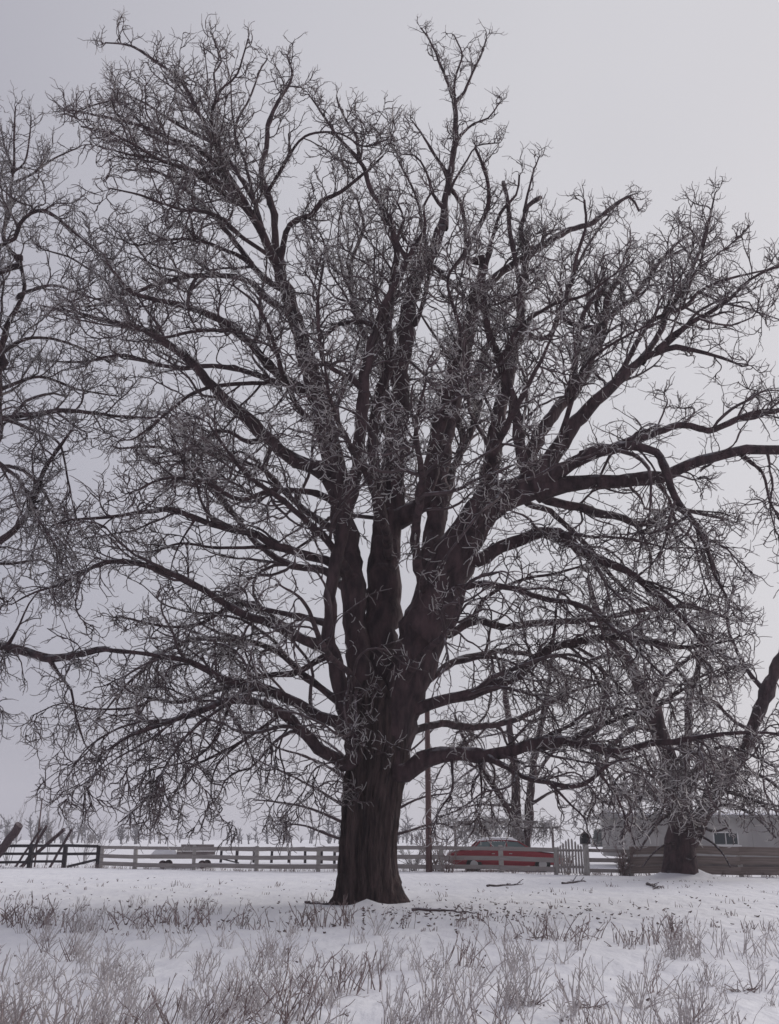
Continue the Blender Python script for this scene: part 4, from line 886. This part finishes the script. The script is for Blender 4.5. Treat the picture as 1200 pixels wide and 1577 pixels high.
def conifer(label, px, Y, topy):
    b_ = at(px, 1290, Y); h = at(px, topy, Y)[2]; r_ = empty('evergreen_tree', (b_[0], Y, 0)); tag(r_, label, 'tree', 'far evergreens by the lane')
    MB().bar((0, 0, 0), (0, 0, h), .22, .04, 6).build('trunk', M['pole'], r_)
    nn = 420; z = rng.uniform(.06, 1, nn); a_ = rng.uniform(0, 6.283, nn); ln_ = (1 - z) * h * .34 + .25
    p_ = np.stack((np.zeros(nn), np.zeros(nn), z * h), -1); d_ = np.stack((np.cos(a_), np.sin(a_), np.full(nn, -.12)), -1)
    P1 = grow(p_, d_, ln_, 3, .12, np.full(nn, .05)); V1, Q1 = tubes(P1, np.repeat(np.array([.16, .2, .14, .03])[None], nn, 0), 4)
    par, p, d, t = spawn(P1, ln_, .35, .2, (30, 70), 1, 1); P2 = grow(p, d, rng.uniform(.25, .6, len(t)), 2, .2, np.full(len(t), -.05)); V2, Q2 = tubes(P2, np.repeat(np.array([.10, .09, .02])[None], len(t), 0), 3)
    o = link('crown', np_mesh('crown', np.vstack((V1.reshape(-1, 3), V2.reshape(-1, 3))), np.vstack((Q1.reshape(-1, 4), Q2.reshape(-1, 4) + V1.size // 3)), M['evergreen']), r_); o['kind'] = 'stuff'
conifer('hazy evergreen just right of the mailbox', 922, 180, 1278)
conifer('hazy evergreen halfway between mailbox and house', 938, 195, 1272)
conifer('hazy evergreen nearest to the corner of the house', 955, 185, 1280)

# ------------------------------------------------------------------ weeds in the foreground
def weed_mesh(n, hgt, base, spread, lean, side, rad, arch=0.0, tseg=2):
    p0 = np.stack((rng.normal(0, base, n), rng.normal(0, base * .8, n), np.full(n, -.04)), -1)
    d0 = np.stack((rng.normal(lean, spread, n), rng.normal(0, spread, n), np.ones(n)), -1); ln_ = hgt * rng.uniform(.45, 1.12, n)
    P1 = grow(p0, d0, ln_, 6, .13, -arch * rng.uniform(.2, 1.6, n) + 0 * ln_); R1 = np.linspace(1, .55, 7)[None] * rad * rng.uniform(.7, 1.25, (n, 1)); V1, Q1 = tubes(P1, R1, 3)
    par, p, d, t = spawn(P1, ln_, hgt / max(side, .3), .25, (14, 42), 1, 0); l4 = hgt * rng.uniform(.08, .30, len(t)); P2 = grow(p, d, l4, 3, .18, np.full(len(t), .08)); V2, Q2 = tubes(P2, np.linspace(.7, .45, 4)[None] * rad * np.ones((len(t), 1)), 3)
    return np.vstack((V1.reshape(-1, 3), V2.reshape(-1, 3))), np.vstack((Q1.reshape(-1, 4), Q2.reshape(-1, 4) + V1.size // 3))
WG = 'frosted weeds in the snow'
def weed(label, px, py, hpx, n, spread, lean=.1, side=3, mt='weed', rad=.0065, base=.07, arch=.02, name='weed_clump', mat_tuft=None):
    g = gpt(px, py); h = hpx * mpp(np.array((g[0], g[1], .3)))
    r_ = empty(name, g); tag(r_, label, 'weed', WG)
    Vv, Qq = weed_mesh(n, h, base, spread, lean, side, rad, arch)
    o = link('stalks', np_mesh('stalks', Vv, Qq, M[mt]), r_); o['kind'] = 'stuff'
    if mat_tuft:
        Vv, Qq = weed_mesh(40, .22, .05, 1.1, -.4, 1, .006, .25); Vv = Vv + np.array(mat_tuft)
        o = link('flattened_leaves', np_mesh('flattened_leaves', Vv, Qq, M['weed_brown']), r_); o['kind'] = 'stuff'
weed('fan of icy stalks with flattened brown tuft at its foot, lower right', 1166, 1521, 60, 13, .42, .0, 2, mat_tuft=(-.18, -.03, 0))
weed('small dark stem with long twig lying to the right, standing alone', 1093, 1506, 42, 4, .25, .0, 3, rad=.008)
weed('neat V shaped fan of thin stalks on clear snow', 1055, 1532, 44, 9, .42, .08, 1.5, base=.03)
weed('broad pale bush of arching twigs rooted in one dark stem', 985, 1548, 92, 15, .5, .05, 4, base=.03)
weed('bundle of near upright stalks cut by the bottom edge, right of centre', 1046, 1590, 66, 24, .28, .05, 2, base=.16)
weed('single feathery seed stalk at the bottom right', 1143, 1584, 42, 2, .05, 0, 9, rad=.008, base=.01, name='seed_stalk')
weed('lone slender forked stalk left of the brown tufted fan', 1124, 1540, 58, 2, .10, .0, 2, base=.01, name='seed_stalk')
weed('dark red brown clump at the far edge of weeds, left one of two', 975, 1455, 38, 26, .22, .0, 3, 'weed_brown', .009, .22)
weed('dark brown clump with knobby heads, right one of two', 1036, 1450, 40, 16, .2, .05, 4, 'weed_brown', .010, .2)
weed('wide grey clump at the right picture edge', 1152, 1468, 50, 34, .3, .0, 3, 'weed', .008, .34)
weed('tall grey clump rising behind the small dark stem', 1072, 1474, 62, 24, .3, .08, 3, 'weed', .008, .26)
weed('reddish arched bramble mound right of the great trunk', 858, 1448, 42, 46, .5, .15, 3, 'weed_brown', .009, .36, .09)
weed('single upright dark stalk in front of the reddish bramble mound', 890, 1466, 58, 2, .06, 0, 4, 'weed_brown', .011, .02, name='seed_stalk')
weed('tall forked plant on one long stem with brown tuft beside it', 887, 1562, 98, 7, .36, -.05, 4, rad=.008, base=.02, mat_tuft=(.18, .45, .02))
weed('clump with a mat of bent stalks round its foot, bottom centre right', 786, 1547, 72, 22, .4, .1, 3, base=.14, mat_tuft=(.2, 0, 0))
weed('dense grey clump behind the bent mat clump', 800, 1496, 64, 28, .32, .05, 3, base=.2)
weed('clump of bare curved stalks cut by bottom edge, right of forked plant', 938, 1584, 84, 13, .3, .1, 2, base=.1)
weed('large tangled clump at the bottom edge just right of centre', 708, 1580, 108, 34, .34, .1, 3.5, base=.24)
weed('reddish leaning tuft on the snow right of centre', 716, 1487, 58, 20, .25, .25, 3, 'weed_brown', .007, .16)
weed('tall brown leaning stalks at the bottom, between two pale clumps', 455, 1572, 108, 14, .2, .18, 3, 'weed_brown', .007, .1)
weed('big clump swept strongly to the right at bottom edge', 340, 1586, 90, 18, .25, .75, 3.5, 'weed_brown', .007, .12)
weed('spiky clump in the bottom left corner', 48, 1582, 80, 18, .3, .0, 3, 'weed', .008, .16)
weed('dense sheaf of upright stalks near the bottom left corner', 128, 1588, 85, 28, .25, .1, 3, 'weed', .008, .2)
weed('clump with hooked red twigs below the great trunk', 535, 1527, 66, 26, .36, .1, 3, 'weed_brown', .007, .22)
weed('thick brown clump at the far left of the weeds', 40, 1424, 44, 60, .4, .0, 3, 'weed_brown', .010, .55)
weed('broad brown clump at far edge of weeds, left of the trunk', 245, 1422, 40, 60, .45, .0, 3, 'weed_brown', .010, .6)
weed('red tinged twiggy clump close to the left root of the trunk', 495, 1428, 46, 44, .4, .0, 3, 'twig_rust', .009, .4)

# the rest: a drift of weeds that nobody could count
VV, QQ, MI, nv = [], [], [], 0
protos = []
for k in range(14):
    Vv, Qq = weed_mesh(int(rng.integers(7, 14)), 1.0, .2, rng.uniform(.25, .5), rng.uniform(0, .25), 3.2, .0135, rng.uniform(.0, .07))
    protos.append((Vv, Qq))
cnt = 0
while cnt < 300:
    px, py = rng.uniform(-120, 1320), rng.uniform(0, 1)
    py = 1392 + (1640 - 1392) * py ** .9
    left = np.interp(px, (0, 350, 560, 700, 820, 1200), (.9, .9, .85, .6, .42, .34))
    band = np.exp(-((py - (1412 + 8 * math.sin(px * .02))) / 16) ** 2) * np.interp(px, (0, 330, 480, 700, 1200), (1, .9, .4, .35, .25)) + np.exp(-((py - 1500) / 62) ** 2) * .85 + (.5 if py > 1545 else 0)
    patch = .5 + .5 * math.sin(px * .021 + py * .03) * math.sin(py * .045 - px * .008 + 1.3)
    if px > 640 and py < 1425: band *= .25
    if rng.uniform() > left * band * (.22 + 1.0 * patch ** 1.3): continue
    g = gpt(px, py); Vv, Qq = protos[int(rng.integers(14))]
    h = rng.uniform(.17, .40) * (1.12 if px < 600 else .95); a_ = rng.uniform(-.6, .6); c_, s_ = math.cos(a_), math.sin(a_); rw = rng.uniform(.62, 1.0)
    W = np.stack(((Vv[:, 0] * c_ - Vv[:, 1] * s_) * h * 1.1, (Vv[:, 0] * s_ + Vv[:, 1] * c_) * h, Vv[:, 2] * h), -1)
    if rng.uniform() < .5: W[:, 0] = -W[:, 0] + .25 * W[:, 2]; Qq = Qq[:, ::-1]
    VV.append(W + g); QQ.append(Qq + nv); nv += len(W); MI.append(np.full(len(Qq), 1 if rng.uniform() < (.16 if py > 1440 else .5) else 0)); cnt += 1
wd_ = link('dry_weeds', np_mesh('dry_weeds', np.vstack(VV), np.vstack(QQ), [M['weed'], M['weed_brown']], np.concatenate(MI))); tag(wd_, 'drift of thin ice coated dry weeds across the snowy foreground', 'weeds', kind='stuff')

# ------------------------------------------------------------------ fallen sticks, leaves and grass tips on the snow
def stick(label, px0, py0, px1, py1, w):
    a, b = gpt(px0, py0), gpt(px1, py1); a[2] += .03; b[2] += .03; n = 9; ts = np.linspace(0, 1, n)[:, None]
    P_ = a * (1 - ts) + b * ts; P_[1:-1] += rng.normal(0, .03, (n - 2, 3)) * np.array((1, 1, .4)); ln_ = np.linalg.norm(b - a)
    V1, Q1 = tubes((P_ - a)[None], np.linspace(w, w * .4, n)[None], 6)
    par, p, d, t = spawn((P_ - a)[None], np.array([ln_]), .25, .2, (25, 60), 1, 1); d[:, 2] = np.abs(d[:, 2]) * .5; l4 = rng.uniform(.1, .4, len(t)); P2 = grow(p, d, l4, 4, .3, np.zeros(len(t))); V2, Q2 = tubes(P2, np.linspace(w * .5, w * .25, 5)[None] * np.ones((len(t), 1)), 3)
    o = link('fallen_branch', np_mesh('fallen_branch', np.vstack((V1.reshape(-1, 3), V2.reshape(-1, 3))), np.vstack((Q1.reshape(-1, 4), Q2.reshape(-1, 4) + V1.size // 3)), M['branch']), None, a); tag(o, label, 'stick', 'fallen branches on the snow')
stick('fallen branch on snow in front of red car', 750, 1364.5, 796, 1363, .04)
stick('fallen branch on snow below picket gate', 866, 1361, 900, 1358, .045)
stick('fallen branch on snow left of the trunk root', 470, 1390, 508, 1393, .035)
stick('fallen branch on snow just right of the trunk root', 634, 1405, 716, 1408, .035)
stick('short dark branch before the snow mound of house tree', 998, 1362, 1012, 1370, .05)
n = 700
lx = rng.uniform(-60, 1260, n); u = rng.uniform(0, 1, n)
ly = np.where(u < .35, rng.normal(1408, 9, n), np.where(u < .92, rng.uniform(1352, 1440, n), rng.uniform(1440, 1577, n)))
near = np.where(u < .35); lx[near] = np.clip(rng.normal(720, 110, len(near[0])), 560, 1200)
VV, QQ = [], []
for k in range(n):
    g = gpt(lx[k], min(max(ly[k], 1349), 1600)); s_ = rng.uniform(.012, .04) * (1.2 if ly[k] < 1440 else .7); a_ = rng.uniform(0, 3.14); c_, d_ = math.cos(a_) * s_, math.sin(a_) * s_; asp = rng.uniform(.25, .7)
    up_ = rng.uniform(.2, .9) * s_
    q_ = np.array([(-c_, -d_, .3 * up_), (d_ * asp, -c_ * asp, .0), (c_, d_, up_), (-d_ * asp, c_ * asp, .35 * up_)]); th = np.array((0, 0, .006))
    VV.append(np.vstack((q_ + th, q_ - th)) + g + np.array((0, 0, .012))); b0 = k * 8
    QQ += [(b0, b0 + 1, b0 + 2, b0 + 3), (b0 + 7, b0 + 6, b0 + 5, b0 + 4), (b0, b0 + 4, b0 + 5, b0 + 1), (b0 + 1, b0 + 5, b0 + 6, b0 + 2), (b0 + 2, b0 + 6, b0 + 7, b0 + 3), (b0 + 3, b0 + 7, b0 + 4, b0)]
lf_ = link('leaf_litter', np_mesh('leaf_litter', np.vstack(VV), QQ, M['leaf'], smooth=False)); tag(lf_, 'scattered dead leaves and bark scraps on the snow', 'leaves', kind='stuff')
# grass tips along the fences and on the open snow
VV, QQ, nv = [], [], 0
for k in range(420):
    px = rng.uniform(-40, 1240)
    if k < 260: g = fp(px); g[1] += rng.normal(0, .35); h = rng.uniform(.12, .35)
    else: g = gpt(px, rng.uniform(1356, 1440)); h = rng.uniform(.05, .20)
    n = int(rng.integers(3, 8)); p0 = np.stack((rng.normal(0, .08, n), rng.normal(0, .06, n), np.full(n, -.02)), -1); P1 = grow(p0, np.stack((rng.normal(0, .35, n), rng.normal(0, .3, n), np.ones(n)), -1), h * rng.uniform(.5, 1.1, n), 3, .12, np.zeros(n))
    V1, Q1 = tubes(P1, np.repeat(np.linspace(.009, .005, 4)[None], n, 0), 3); VV.append(V1.reshape(-1, 3) + np.array((g[0], g[1], float(gh(g[0], g[1]))))); QQ.append(Q1.reshape(-1, 4) + nv); nv += V1.size // 3
gr = link('dead_grass', np_mesh('dead_grass', np.vstack(VV), np.vstack(QQ), M['weed_brown'])); tag(gr, 'dead grass tips poking through snow along the fences', 'grass', kind='stuff')

# ------------------------------------------------------------------ winter haze
hz = MB().box((0, 245, 16.5), (1390, 900, 36)).build('haze', M['snow'])
hz.data.materials.clear()
hm = bpy.data.materials.new('winter_haze'); hm.use_nodes = True; hn = hm.node_tree.nodes; hn.clear()
ho = hn.new('ShaderNodeOutputMaterial'); pv = hn.new('ShaderNodeVolumePrincipled'); pv.inputs['Density'].default_value = 0.00055; pv.inputs['Color'].default_value = (.93, .92, .96, 1)
hm.node_tree.links.new(pv.outputs['Volume'], ho.inputs['Volume'])
hz.data.materials.append(hm); tag(hz, 'thin pale winter haze', 'haze', kind='stuff')

print('TRIS', sum(len(o.data.polygons) * 2 for o in COL.objects if o.type == 'MESH' and o.name != 'haze'), 'OBJ', len(COL.objects))
